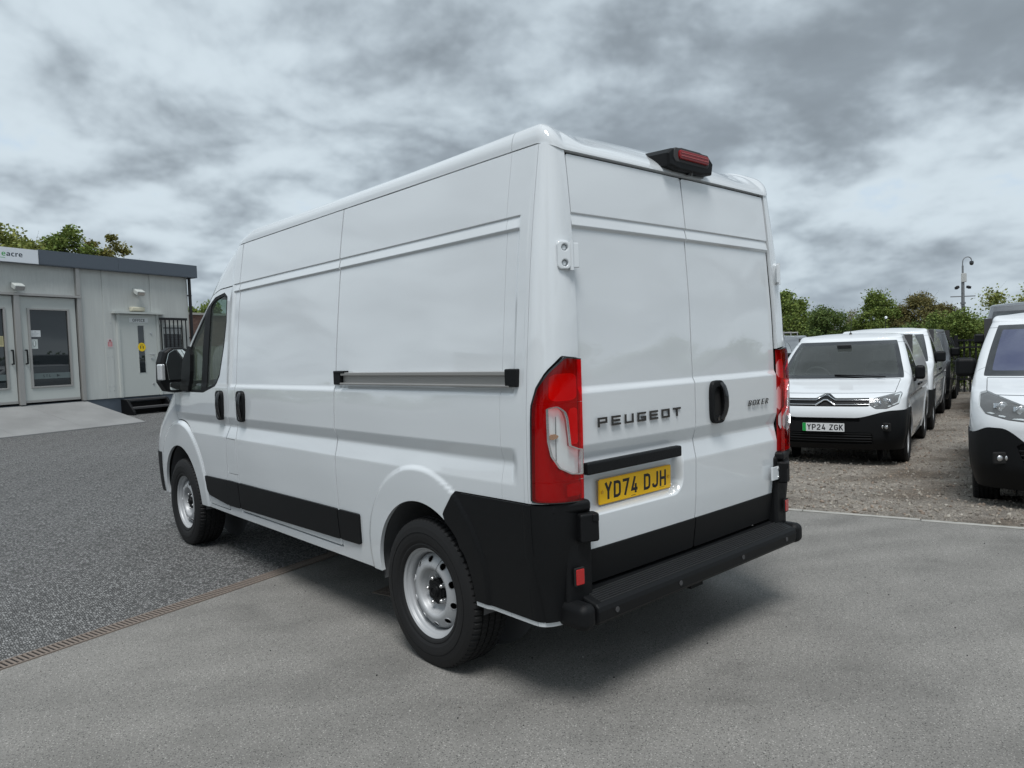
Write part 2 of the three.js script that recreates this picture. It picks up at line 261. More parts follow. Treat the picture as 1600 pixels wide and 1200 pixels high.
struct('gravel_ground', sheet(lines(0, 44, 0.35), lines(-42, 20, 0.35), 0.004, M.gravel, [(x, z) => 0.035 - toEdge(x, z), (x, z) => -x * 0.94 - z * 0.34 - 1.0], (x, z) => {
  const k = 0.72 + 0.5 * fbm(x * 0.6, z * 1.3, 0.5, 5, 401), w = ss(0.55, 0.66, fbm(x * 1.1, z * 2.6, 6.5, 4, 409)); return [k * (1 - 0.45 * w), k * (1 - 0.5 * w), k * (1 - 0.55 * w)];
}, 0.9), M.gravel, 'loose brown-grey gravel where the other vans are parked').userData.category = 'gravel';
{ // edging: concrete lengths set end to end
  const e = thing('concrete_edging', 'thin pale concrete edging between the smooth tarmac and the gravel', 'kerb');
  for (let k = -5; k < 12; k++) { const s = k * 0.914, x = E0[0] + ED[0] * (s + 0.457), z = E0[1] + ED[1] * (s + 0.457); part(e, 'edging_stone', at(rbox(0.05, 0.15, 0.908, 0.006, 1), 0, 0, 0), M.concrete, [x, gy(x, z) - 0.062, z], [0, Math.atan2(ED[0], ED[1]), 0]); }
}
{ // drain: iron grates in lengths of half a metre in a channel
  const dr = thing('drain_channel', 'rusty slotted drain channel running across the yard under the white van', 'drain');
  const ang = Math.atan2(-DD[1], DD[0]), L = 0.5, W2 = 0.052;
  const gs = [box(L - 0.004, 0.02, 0.011).translate(0, 0, W2), box(L - 0.004, 0.02, 0.011).translate(0, 0, -W2)];
  for (let i = 0; i < 20; i++) gs.push(box(0.0125, 0.018, 2 * W2 - 0.011).translate(-L / 2 + 0.0125 + i * 0.025, 0, 0));
  const gg = merge(gs);
  for (let k = -9; k < 12; k++) { const s = k * L + L / 2, x = D0[0] + DD[0] * s, z = D0[1] + DD[1] * s; part(dr, 'grate', gg, M.rust, [x, gy(x, z) + 0.0005, z], [0, ang, 0]); }
  const len = 21 * L, s0 = 1.5 * L, x = D0[0] + DD[0] * s0, z = D0[1] + DD[1] * s0;
  part(dr, 'channel', box(len, 0.004, 0.095), M.void, [x, 0.003, z], [0, ang, 0]);
}
{ // inspection cover half hidden by the rear wheel
  const mc = thing('manhole_cover', 'small rusty inspection cover in the tarmac behind the left rear wheel of the white van', 'manhole cover', [-0.47, 0.004, -1.93], 0.25);
  part(mc, 'frame', merge([box(0.26, 0.012, 0.02).translate(0, 0, 0.12), box(0.26, 0.012, 0.02).translate(0, 0, -0.12), box(0.02, 0.012, 0.22).translate(0.12, 0, 0), box(0.02, 0.012, 0.22).translate(-0.12, 0, 0)]), M.rust);
  const pl = [box(0.216, 0.008, 0.216)]; for (let i = 0; i < 5; i++) for (let j = 0; j < 5; j++) pl.push(box(0.03, 0.006, 0.03).rotateY(0.78).translate(-0.08 + i * 0.04, 0.006, -0.08 + j * 0.04));
  part(mc, 'plate', merge(pl), M.rust);
}
{ // grit and small stones
  const R = rng(77), mk = (n, f, size, cols) => {
    const g = new THREE.IcosahedronGeometry(1, 0), p = g.attributes.position; for (let i = 0; i < p.count; i++) { const k = 0.75 + 0.5 * ih(Math.round(p.getX(i) * 50), Math.round(p.getY(i) * 50), Math.round(p.getZ(i) * 50), 4); p.setXYZ(i, p.getX(i) * k, p.getY(i) * k * 0.7, p.getZ(i) * k); } g.computeVertexNormals();
    const im = new THREE.InstancedMesh(g, std([1, 1, 1], 0.9), n), m = new THREE.Matrix4(), q = new THREE.Quaternion(), e = new THREE.Euler();
    for (let i = 0; i < n; i++) { const [x, z] = f(), s = size[0] + (size[1] - size[0]) * Math.pow(R(), 3); e.set(R() * 6, R() * 6, R() * 6); m.compose(new THREE.Vector3(x, gy(x, z) + 0.004 + s * 0.3, z), q.setFromEuler(e), new THREE.Vector3(s, s, s)); im.setMatrixAt(i, m); const c = cols[Math.floor(R() * cols.length)], k = 0.8 + 0.4 * R(); im.setColorAt(i, rgb(c[0] * k, c[1] * k, c[2] * k)); }
    im.castShadow = im.receiveShadow = true; return im;
  };
  const g1 = mk(900, () => { for (;;) { const x = -5 + R() * 9, z = -4 + R() * 6; if (toDrain(x, z) > 0.1 && toEdge(x, z) < -0.1) return [x, z]; } }, [0.0012, 0.006], [[0.03, 0.03, 0.03], [0.36, 0.35, 0.33], [0.28, 0.27, 0.25], [0.09, 0.08, 0.07]]);
  g1.name = 'loose_grit'; g1.userData = { label: 'scattered grit and chips lying on the smooth tarmac', category: 'grit', kind: 'stuff' }; scene.add(g1);
  const g2 = mk(26000, () => { for (;;) { const x = 2.4 + Math.pow(R(), 1.6) * 14, z = -7 + R() * 9; if (toEdge(x, z) > 0.06) return [x, z]; } }, [0.004, 0.022], [[0.25, 0.22, 0.185], [0.29, 0.26, 0.22], [0.16, 0.14, 0.118], [0.33, 0.305, 0.265], [0.24, 0.19, 0.15], [0.2, 0.175, 0.15]]);
  g2.name = 'gravel_stones'; g2.userData = { label: 'loose stones covering the gravel between the parked vans', category: 'gravel', kind: 'stuff' }; scene.add(g2);
}
/* ---------- lettering ---------- */
const GLYPH = { // strokes on a cell 50 wide and 79 high, y down
  Y: [[[6, 0], [25, 40], [44, 0]], [[25, 38], [25, 79]]], D: [[[7, 7], [28, 7], [40, 12], [43, 22], [43, 57], [40, 67], [28, 72], [7, 72], [7, 7], [20, 7]]], 7: [[[2, 7], [42, 7], [18, 79]]], 4: [[[48, 60], [8, 60], [29, 0]], [[34, 34], [34, 79]]],
  J: [[[42, 0], [42, 57], [38, 68], [25, 72], [12, 68], [8, 56]]], H: [[[7, 0], [7, 79]], [[43, 0], [43, 79]], [[7, 39], [43, 39]]], P: [[[7, 79], [7, 7], [28, 7], [40, 11], [43, 20], [43, 31], [40, 40], [28, 44], [7, 44]]],
  2: [[[7, 22], [12, 11], [25, 7], [38, 11], [43, 22], [38, 36], [12, 60], [8, 72], [47, 72]]], Z: [[[5, 7], [43, 7], [8, 72], [46, 72]]], G: [[[43, 22], [38, 11], [25, 7], [12, 11], [7, 22], [7, 57], [12, 68], [25, 72], [38, 68], [43, 57], [43, 43], [26, 43]]], K: [[[7, 0], [7, 79]], [[44, 0], [10, 44]], [[18, 33], [45, 79]]],
};
function plateTex(text, back, green) {
  return canvasTex(1040, 222, (x, w, h) => {
    x.fillStyle = back; x.fillRect(0, 0, w, h); const k = 2; let wd = 0; for (const c of text) wd += c === ' ' ? 33 : 61; let px = (520 - wd + 11) / 2 + (green ? 22 : 0);
    if (green) { x.fillStyle = '#1d9a48'; x.fillRect(0, 0, 44 * k, h); }
    x.strokeStyle = '#15151a'; x.lineWidth = 14 * k; x.lineJoin = 'miter'; x.lineCap = 'butt';
    for (const c of text) { if (c === ' ') { px += 33; continue; } for (const s of GLYPH[c]) { x.beginPath(); s.forEach((p, i) => (i ? x.lineTo((px + p[0]) * k, (16 + p[1]) * k) : x.moveTo((px + p[0]) * k, (16 + p[1]) * k))); x.stroke(); } px += 61; }
    x.fillStyle = '#2a2620'; x.font = 'bold 15px sans-serif'; if (!green) { x.fillRect(440, 206, 62, 5); x.fillRect(860, 198, 90, 3); }
  });
}
const FONT = await new FontLoader().loadAsync('fonts/droid/droid_sans_regular.typeface.json');
function textGeo(s, size, depth) { const g = new TextGeometry(s, { font: FONT, size, depth, curveSegments: 5, bevelEnabled: false }); g.computeBoundingBox(); return g; }

/* ---------- wheels (outer face towards -x) ---------- */
function tyreGeo(R, r0, w, treads = true) {
  const h = w / 2, prof = []; // [x, r, kind]
  const add = (x, r, k = 0) => prof.push([x, r, k]);
  add(-h + 0.012, r0 - 0.004); add(-h + 0.004, r0 + 0.006); add(-h + 0.001, r0 + 0.014); add(-h + 0.003, r0 + 0.02); add(-h - 0.004, r0 + 0.034); add(-h - 0.0075, r0 + 0.055); add(-h - 0.008, lerp(r0, R, 0.5)); add(-h - 0.0055, lerp(r0, R, 0.5)); add(-h - 0.0055, lerp(r0, R, 0.54)); add(-h - 0.008, lerp(r0, R, 0.54)); add(-h - 0.004, lerp(r0, R, 0.72)); add(-h + 0.002, R - 0.022); add(-h + 0.007, R - 0.012); add(-h + 0.014, R - 0.0055, 1);
  const tw = w - 0.03, gr = 4; let x = -tw / 2 + 0.004; const rib = (tw - 0.008 - gr * 0.009) / (gr + 1);
  for (let i = 0; i <= gr; i++) { const e = i === 0 ? 1 : i === gr ? 1 : 2; add(x, R - 0.0035 * (i === 0 ? 1 : 0), e); add(x + rib / 2, R, e); add(x + rib, R - 0.0035 * (i === gr ? 1 : 0), e); x += rib; if (i < gr) { add(x + 0.0012, R - 0.008); add(x + 0.0078, R - 0.008); x += 0.009; } }
  add(h - 0.014, R - 0.0055, 1); add(h - 0.007, R - 0.012); add(h + 0.003, lerp(r0, R, 0.6)); add(h + 0.003, lerp(r0, R, 0.3)); add(h - 0.004, r0 + 0.006); add(h - 0.012, r0 - 0.004);
  const n = treads ? 288 : 72, P = [], T = [], np = prof.length, per = treads ? 4 : 1e9;
  for (let i = 0; i <= n; i++) { const a = i / n * Math.PI * 2; for (const [X, r, k] of prof) { let rr = r; if (treads && k === 1 && i % per === 0) rr -= 0.0075; if (treads && k === 2 && (i + 2) % (per * 1) === 0) rr -= 0.003; P.push(X, rr * Math.cos(a), rr * Math.sin(a)); } }
  for (let i = 0; i < n; i++) for (let j = 0; j < np - 1; j++) { const a = i * np + j, b = a + np; T.push(a, a + 1, b + 1, a, b + 1, b); }
  const g = new THREE.BufferGeometry(); g.setAttribute('position', new THREE.Float32BufferAttribute(P, 3)); g.setIndex(T); const q = g.toNonIndexed(); q.computeVertexNormals();
  if (!treads) { g.computeVertexNormals(); return g; } return q;
}
const latheX = (pts, seg = 96) => { const p = spline2(pts); return grid(lin(0, Math.PI * 2, seg), lin(0, pts.length - 1, (pts.length - 1) * 4), (a, t) => { const [x, r] = p(t); return [x, r * Math.cos(a), r * Math.sin(a)]; }); };
function spline2(pts) { const c = new THREE.CatmullRomCurve3(pts.map((p) => new THREE.Vector3(p[0], p[1], 0)), false, 'centripetal'), n = pts.length - 1; return (t) => { const v = c.getPoint(clamp(t / n)); return [v.x, v.y]; }; }
const steelDisc = (() => { // pressed steel wheel: dish, ten vent holes
  let m = latheX([[-0.012, 0.197], [-0.020, 0.192], [-0.048, 0.178], [-0.064, 0.162], [-0.075, 0.142], [-0.079, 0.126], [-0.074, 0.113], [-0.050, 0.102], [-0.034, 0.093], [-0.030, 0.05], [-0.030, 0.02]], 160);
  for (let k = 0; k < 10; k++) { const a = (k + 0.3) * Math.PI / 5, cy = 0.1585 * Math.cos(a), cz = 0.1585 * Math.sin(a), ct = Math.cos(a), st = Math.sin(a); m = clip(m, (x, y, z) => { if (y * ct + z * st < 0.12) return 1e-3 - 1; const rr = (y - cy) * ct + (z - cz) * st, tt = -(y - cy) * st + (z - cz) * ct; return 1 - Math.hypot(rr / 0.0138, tt / 0.0168); }); }
  return geo(edge(m, 0.004));
})();
const steelRim = geo(latheX([[0.03, 0.188], [-0.03, 0.190], [-0.062, 0.192], [-0.07, 0.197], [-0.078, 0.207], [-0.088, 0.211], [-0.092, 0.216], [-0.096, 0.221], [-0.094, 0.225], [-0.086, 0.224]], 96));
const capGeo = (() => { const l = [cyl(0.05, 0.053, 0.03, 32), cyl(0.029, 0.032, 0.012, 32).translate(0, 0.019, 0), new THREE.TorusGeometry(0.02, 0.003, 8, 24).rotateX(Math.PI / 2).translate(0, 0.026, 0)]; for (let k = 0; k < 5; k++) { const a = k * 1.2566; l.push(cyl(0.021, 0.023, 0.022, 18).translate(0.043 * Math.cos(a), 0, 0.043 * Math.sin(a))); } return merge(l).rotateZ(Math.PI / 2); })();
const nutGeo = merge([cyl(0.0135, 0.015, 0.012, 16).translate(0, 0, 0), cyl(0.0105, 0.0115, 0.020, 6).translate(0, 0.012, 0), cyl(0.006, 0.0095, 0.006, 12).translate(0, 0.024, 0)]).rotateZ(Math.PI / 2);
const tyreA = tyreGeo(0.362, 0.222, 0.218), tyreB = tyreGeo(0.325, 0.215, 0.205, true);
function wheel(parent, x, y, z, side, spin = 0, tyre = tyreA, k = 1) {
  const w = sub(parent, 'wheel'); w.position.set(x, y, z); w.rotation.set(spin, side > 0 ? Math.PI : 0, 0); w.scale.setScalar(k);
  part(w, 'tyre', tyre, M.rubber); part(w, 'rim', merge([steelRim, steelDisc]), M.steel); part(w, 'hub_cap', capGeo, M.plastic, [-0.044, 0, 0]); part(w, 'brake_drum', cyl(0.172, 0.172, 0.05, 40).rotateZ(Math.PI / 2), M.void, [0.03, 0, 0]);
  for (let i = 0; i < 5; i++) { const a = i * 1.2566 + 0.6283; part(w, 'wheel_nut', nutGeo, M.bolt, [-0.040, 0.062 * Math.cos(a), 0.062 * Math.sin(a)]); }
  return w;
}

/* ---------- the white van ---------- */
const van = thing('panel_van', 'large white high roof panel van with yellow rear number plate, seen from behind', 'van');
const W = spline([[0.25, 0.965], [0.36, 0.985], [0.5, 1.0], [0.7, 1.012], [0.9, 1.019], [1.2, 1.015], [1.4, 1.003], [1.65, 0.981], [1.9, 0.955], [2.1, 0.928], [2.37, 0.886]]);
const Z0 = spline([[0.25, -4.85], [0.45, -4.88], [0.75, -4.84], [0.95, -4.70], [1.05, -4.58], [1.2, -4.36], [1.35, -4.18], [1.63, -3.97], [1.8, -3.77], [2.0, -3.53], [2.16, -3.35], [2.27, -3.20], [2.37, -3.02]]);
const ZF = spline([[0.25, -5.2], [0.45, -5.27], [0.75, -5.29], [0.95, -5.23], [1.05, -5.12], [1.2, -4.95], [1.35, -4.80], [1.63, -4.57], [1.8, -4.34], [2.0, -4.09], [2.16, -3.92], [2.27, -3.78], [2.37, -3.58]]);
const ZR = spline([[0.4, -0.05], [0.52, -0.043], [0.66, -0.025], [0.8, -0.013], [1.3, -0.004], [1.6, -0.008], [2.0, -0.030], [2.2, -0.048], [2.37, -0.066]]);   // rear doors
const doorHalf = (y) => 0.815 - 0.02 * ss(1.2, 2.3, y);
const AC = [-0.89, 0.485], AF = [-4.33, 0.50];
const soft = (t) => { t = clamp(t); return t < 0.12 ? t * t / 0.24 : t > 0.88 ? 0.88 - (1 - t) * (1 - t) / 0.24 + 0.06 - 0.06 : t - 0.06; };
const crease = (y) => (y < 1.052 ? soft((y - 0.955) / 0.097) : soft((1.118 - y) / 0.066)) / 0.88;
function sideOff(z, y) {
  const rear = ss(-0.185, -0.212, z), cab = ss(-3.23, -3.205, z);
  let o = 0;
  o -= 0.011 * rear * cab * ss(1.325, 1.358, y) * ss(2.022, 2.006, y);                  // pressed panel between belt and band
  o -= 0.007 * rear * ss(-3.25, -3.2, z) * ss(2.071, 2.067, y) * clamp((y - 2.02) / 0.046);    // band below the upper panel
  if (z < -3.24) o -= 0.006 * ss(-3.24, -3.3, z) * ss(1.325, 1.36, y);
  const k = crease(y), fl = ss(0.47, 0.50, Math.hypot(z - AC[0], y - AC[1])), ff = ss(0.51, 0.545, Math.hypot(z - AF[0], y - AF[1]));
  o -= 0.019 * k * ss(-0.17, -0.225, z) * fl * (z < -3.6 ? ff * ss(-4.55, -4.2, z) : 1);  // waist crease
  o += 0.0016 * Math.sin(z * 4.7 + y * 3.1) * Math.sin(y * 5.3 + z * 1.1);
  o += 0.010 * (1 - fl) + 0.011 * (1 - ff);                                                 // wheel arch flares
  return o;
}
function sideP(a, y) {
  const w = W(y), z0 = Z0(y), zr = ZR(y), hx = doorHalf(y) + 0.006; let x, z, o = 0;
  if (a <= -3.6) { const [c, s] = sup(clamp(-3.6 - a) * Math.PI / 2, 3.0); x = w * c; z = z0 - (z0 - ZF(y)) * s; x += sideOff(z, y) * ss(0.2, 0.75, c); }
  else if (a <= -0.14) { z = a <= -2.6 ? lerp(z0, -2.6, a + 3.6) : a; x = w + sideOff(z, y); }
  else { const [c, s] = sup(clamp((a + 0.14) / 0.14) * Math.PI / 2, 2.7); x = hx + (w - hx) * c; z = -0.14 + (0.14 + zr) * s; }
  return [-x, y, z];
}
const yTop = 2.349;
function sideMesh(fine) {
  const k = fine ? 1 : 3;
  const as = [...lin(-4.6, -3.6, 54 / k), ...lin(-3.6, -2.6, 120 / k).slice(1), ...lin(-2.6, -0.26, 195 / k).slice(1), ...lin(-0.26, -0.14, 24 / k).slice(1), ...lin(-0.14, 0, 30 / k).slice(1)];
  const ys = lines(0.375, yTop, 0.016 * k, fine ? [[0.93, 1.13, 0.007], [1.31, 1.37, 0.004], [1.995, 2.03, 0.0025], [2.06, 2.08, 0.002]] : []);
  return grid(as, ys, sideP);
}
const winPoly = [[-3.365, 1.985], [-3.352, 1.80], [-3.385, 1.62], [-3.445, 1.42], [-3.52, 1.345], [-3.76, 1.295], [-4.15, 1.295], [-4.28, 1.36], [-4.06, 1.66], [-3.76, 1.93], [-3.60, 1.995], [-3.42, 2.015]];
const doorPoly = [[-3.265, 2.062], [-3.268, 1.04], [-3.315, 0.955], [-3.345, 0.66], [-3.362, 0.418], [-3.86, 0.418], [-4.9, 0.418], [-4.9, 1.33], [-4.44, 1.345], [-4.14, 1.66], [-3.84, 1.955], [-3.7, 2.022], [-3.5, 2.058]];
const fWin = (x, y, z) => sdPoly(z, y, winPoly) - 0.012, fFlare = (x, y, z) => sdC(z, y, AF[0], AF[1], 0.548);
const fDoor = (x, y, z) => Math.max(sdPoly(z, y, doorPoly), -fFlare(x, y, z), -4.42 - z - (y - 1.3) * 0.2);
const fSlide = (x, y, z) => sdBox(z, y, -2.4125, 1.40, 0.7175, 0.96, 0) ;   // runs up to the gutter
const fFlap = (x, y, z) => Math.max(sdBox(z, y, -3.235, 0.83, 0.095, 0.127, 0.008), z + 3.14, -(z + 3.328 - 0.02 * (y - 0.7)));
const fArchR = (x, y, z) => sdC(z, y, -0.89, 0.415, 0.392), fArchF = (x, y, z) => sdC(z, y, -4.36, 0.42, 0.412);
const bumpPoly = [[-0.69, 0.778], [-0.598, 0.890], [0.6, 0.900], [0.6, 0.405], [-0.50, 0.405], [-0.62, 0.60]];
const fBump = (x, y, z, a) => Math.max(sdPoly(a > -0.14 ? a : z, y, bumpPoly), -fArchR(x, y, z) - 0.02);
const lampPoly = [[-0.112, 0.904], [-0.109, 1.29], [-0.098, 1.36], [-0.075, 1.425], [-0.043, 1.484], [0.02, 1.470], [0.02, 0.886]];
const fLamp = (x, y, z, a) => (z < -0.4 ? 1 : sdPoly(a, y, lampPoly));
const neg = (f) => (...p) => -f(...p), gap = (f, g) => (...p) => f(...p) + g, minus = (f, g) => (...p) => -f(...p) + g;
const fScreen = (x, y, z, a) => Math.max(a + 3.6 + 0.40, 1.36 - y, y - 2.03);
const mBody = M.white;
{
  const A = sideMesh(true), G = 0.0036;
  const P = (name, m, mat = mBody, d = 0.021) => part(van, name, geo(edge(m, d)), mat);
  let rest = A; const cut = (f, g = G) => { const m = clip(rest, gap(f, g)); rest = clip(rest, minus(f, g)); return m; };
  cut(fArchR, 0); cut(fArchF, 0);
  rest = clip(rest, (x, y, z) => 0.385 - y);
  const lamp = cut(fLamp, 0.002), bump = cut(fBump, 0.002), screen = cut(fScreen, 0.001);
  const door0 = cut(fDoor, 0.0042), slide = cut(fSlide, 0.0056), flap = cut(fFlap, 0.0018);
  const win = clip(door0, fWin), door = clip(door0, neg(fWin));
  const cabDoor = P('cab_door', door); P('sliding_door', slide); P('fuel_flap', flap);
  const corner = cut((x, y, z) => -0.278 - z, 0.0010), quarter = cut((x, y, z) => -1.70 - z, 0.0);
  const postRear = clip(corner, (x, y, z) => -0.118 - z + 0.0012), postFront = clip(corner, (x, y, z) => z + 0.118 + 0.0012);
  P('quarter_panel', quarter); P('corner_panel', postFront, mBody, 0.008); P('corner_post', postRear, mBody, 0.03);
  const front = cut((x, y, z) => z + 3.13, 0);
  const lower = clip(front, (x, y, z, a) => Math.max(y - 0.74, a + 3.62)), up = clip(front, (x, y, z, a) => -Math.max(y - 0.74, a + 3.62));
  P('front_panel', up); P('front_bumper', push(lower, 0.006), M.plastic, 0.03); rest = clip(rest, (x, y, z) => Math.max(z + 0.80, y - 1)); P('sill_panel', rest);
  part(van, 'windscreen', geo(screen), M.cabGlass);
  // side window: seal, divider, panes
  const fPane = (x, y, z) => Math.max(fWin(x, y, z) + 0.022, z + 3.0 > 0 ? 1 : -1, -3.70 + (1.3 - y) * -0.03 - z), fQ = (x, y, z) => Math.max(fWin(x, y, z) + 0.02, z + 3.815 - (y - 1.3) * 0.03, -4.17 - z + (1.66 - y) * 0.05);
  let seal = clip(win, neg(fPane)); seal = clip(seal, neg(fQ));
  part(cabDoor, 'window_seal', geo(edge(push(seal, -0.002), 0.02)), M.plastic);
  part(cabDoor, 'window_pane', geo(push(clip(win, fPane), -0.008)), M.cabGlass); part(cabDoor, 'window_pane', geo(push(clip(win, fQ), -0.006)), M.cabGlass);
  // black rubbing strips, cut to the doors they sit on
  const strip = (name, pts, owner) => { const f = (x, y, z) => sdPoly(z, y, pts) - 0.008; const m = clip(clip(A, (x, y, z, a) => (a < -3.75 || a > -0.15 ? 1 : f(x, y, z))), neg(fArchF)); const o = push(m, 0.012); part(owner, name, geo(edge(o, 0.016)), M.plastic); };
  strip('rubbing_strip', [[-3.79, 0.628], [-3.356, 0.638], [-3.363, 0.466], [-3.74, 0.498], [-3.775, 0.53]], cabDoor);
  strip('rubbing_strip', [[-3.338, 0.640], [-3.150, 0.640], [-3.142, 0.470], [-3.345, 0.466]], van);
  strip('rubbing_strip', [[-3.122, 0.642], [-1.712, 0.652], [-1.706, 0.494], [-3.116, 0.472]], van);
  strip('rubbing_strip', [[-1.684, 0.652], [-1.468, 0.654], [-1.478, 0.50], [-1.680, 0.496]], van);
  part(cabDoor, 'mirror_foot', geo(edge(push(clip(A, (x, y, z, a) => (a > -3.2 ? 1 : sdPoly(z, y, [[-4.42, 1.30], [-4.045, 1.30], [-4.02, 1.45], [-4.03, 1.58], [-4.10, 1.64], [-4.42, 1.36]]) - 0.01)), 0.022), 0.03)), M.plastic);
  // bumper side and corner
  const emboss = (m) => { const v = m.v.slice(); for (let i = 0; i < v.length; i += ST) { const z = v[i + 2], y = v[i + 1], f = Math.min((z + 0.60 + (0.62 - y) * 0.12) * 1.0, y - 0.615 + (z + 0.5) * -0.10) , k = ss(0.0, 0.035, f) * 0.008 + 0.004; v[i] += v[i + 3] * k; v[i + 1] += v[i + 4] * k; v[i + 2] += v[i + 5] * k; } return { v, t: m.t }; };
  P('bumper_side', emboss(clip(bump, (x, y, z, a) => a + 0.113 + 0.03 * ss(0.75, 0.42, y) * -1)), M.plastic); P('bumper_corner', push(clip(bump, (x, y, z, a) => -(a + 0.118 + 0.03 * ss(0.75, 0.42, y) * -1)), 0.010), M.plastic, 0.05);
  // tail lamp
  lampParts(van, lamp, false);
  // coarse right-hand side
  let B = sideMesh(false); const PB = (name, m, mat = mBody, d = 0.02, owner = van) => part(owner, name, geo(edge(m, d), true), mat); const cutB = (f, g = 0.003) => { const m = clip(B, gap(f, g)); B = clip(B, minus(f, g)); return m; };
  cutB(fArchR, 0); cutB(fArchF, 0); B = clip(B, (x, y, z) => 0.385 - y);
  const lampR = cutB(fLamp, 0.002), bR = cutB(fBump, 0.002), sR = cutB(fScreen, 0.001), dR = cutB(fDoor), loR = cutB((x, y, z, a) => Math.max(y - 0.74, a + 3.62), 0.001), wR = clip(dR, fWin);
  const cd = PB('cab_door', clip(dR, neg(fWin))); PB('side_panel', B); PB('bumper_side', push(clip(bR, (x, y, z, a) => a + 0.113), 0.006), M.plastic); PB('bumper_corner', push(clip(bR, (x, y, z, a) => -(a + 0.118)), 0.010), M.plastic, 0.05); part(van, 'windscreen', geo(sR, true), M.cabGlass); PB('front_bumper', push(loR, 0.006), M.plastic);
  part(cd, 'window_pane', geo(push(wR, -0.006), true), M.cabGlass);
  lampParts(van, lampR, true);
  // dark lining behind the gaps
  let S = push(sideMesh(false), -0.0215); S = clip(S, neg(fArchR)); S = clip(S, neg(fArchF)); S = clip(S, neg(fWin)); S = clip(S, neg(fScreen)); S = clip(S, (x, y, z) => 0.43 - y);
  part(van, 'inner_body', merge([geo(S), geo(S, true)]), M.void);
}
function lampParts(owner, m, mir) {
  const lamp = sub(owner, 'tail_lamp'), E = (name, q, mat, d = 0.012) => part(lamp, name, geo(d ? edge(q, d) : q, mir), mat);
  const clearPoly = [[-0.074, 1.280], [-0.056, 1.286], [-0.042, 1.264], [-0.037, 1.235], [-0.032, 1.125], [-0.012, 1.108], [-0.004, 1.106], [-0.004, 1.004], [-0.03, 1.012], [-0.053, 1.04], [-0.067, 1.09], [-0.0725, 1.15]];
  const fC = (x, y, z, a) => sdPoly(a, y, clearPoly) * 1.0, rim = (x, y, z, a) => fLamp(x, y, z, a) + 0.0062;
  const L = push(m, 0.016);
  E('lamp_surround', clip(L, neg(rim)), M.gloss, 0.03);
  let red = clip(L, rim); const clear = clip(red, fC); red = clip(red, neg(fC));
  const top = clip(red, (x, y, z) => 1.300 - y), mid = clip(clip(red, (x, y) => y - 1.2985), (x, y) => 0.985 - y), low = clip(red, (x, y) => y - 0.9835);
  E('red_lens', top, M.redLens, 0); E('red_lens', mid, M.redLens, 0); E('red_lens', low, M.redLens, 0);
  E('clear_lens', clear, M.clearLens, 0.010);
  // reflectors behind the lens
  const back = push(clip(m, rim), -0.012), rib = (q, f, d) => { const v = q.v.slice(); for (let i = 0; i < v.length; i += ST) { const k = f(v[i + 6], v[i + 7]) * d; v[i] += v[i + 3] * k; v[i + 1] += v[i + 4] * k; v[i + 2] += v[i + 5] * k; } return { v, t: q.t }; };
  E('reflector', rib(clip(back, fC), (a, y) => (Math.abs(((a * 60) % 1 + 1) % 1 - 0.5) * 2), 0.010), M.lampWhite, 0);
  { const c = clip(push(m, 0.002), (x, y, z, a) => Math.min(Math.abs(a + 0.058) - 0.0022, Math.abs(a + 0.044) - 0.0012) + (y > 1.255 || y < 1.06 ? 1 : 0)); E('reflector', c, M.trim, 0); const bu = clip(push(m, 0.006), (x, y, z, a) => sdBox(a, y, -0.062, 1.165, 0.010, 0.012, 0.004)); E('bulb', bu, std([0.35, 0.16, 0.06], 0.3), 0.01); }
  const bk = clip(back, neg(fC));
  const fb = (x, y, z, a) => Math.min(sdBox(a, y, -0.035, 1.36, 0.034, 0.055, 0.02), sdBox(a, y, -0.012, 1.20, 0.012, 0.075, 0.008));
  E('reflector', clip(bk, fb), M.lampWhite, 0); E('reflector', clip(bk, neg(fb)), std([0.34, 0.02, 0.02], 0.35), 0);
  const lowBlock = clip(push(m, 0.010), (x, y, z, a) => sdBox(a, y, -0.022, 0.945, 0.016, 0.026)); E('reflector', lowBlock, M.redBright, 0);
  const rimC = clip(clip(push(m, 0.0185), (x, y, z, a) => fC(x, y, z, a) - 0.0018), (x, y, z, a) => -fC(x, y, z, a) - 0.0022); E('lens_trim', clip(rimC, (x, y) => y - 1.3), M.chrome, 0.003);
}
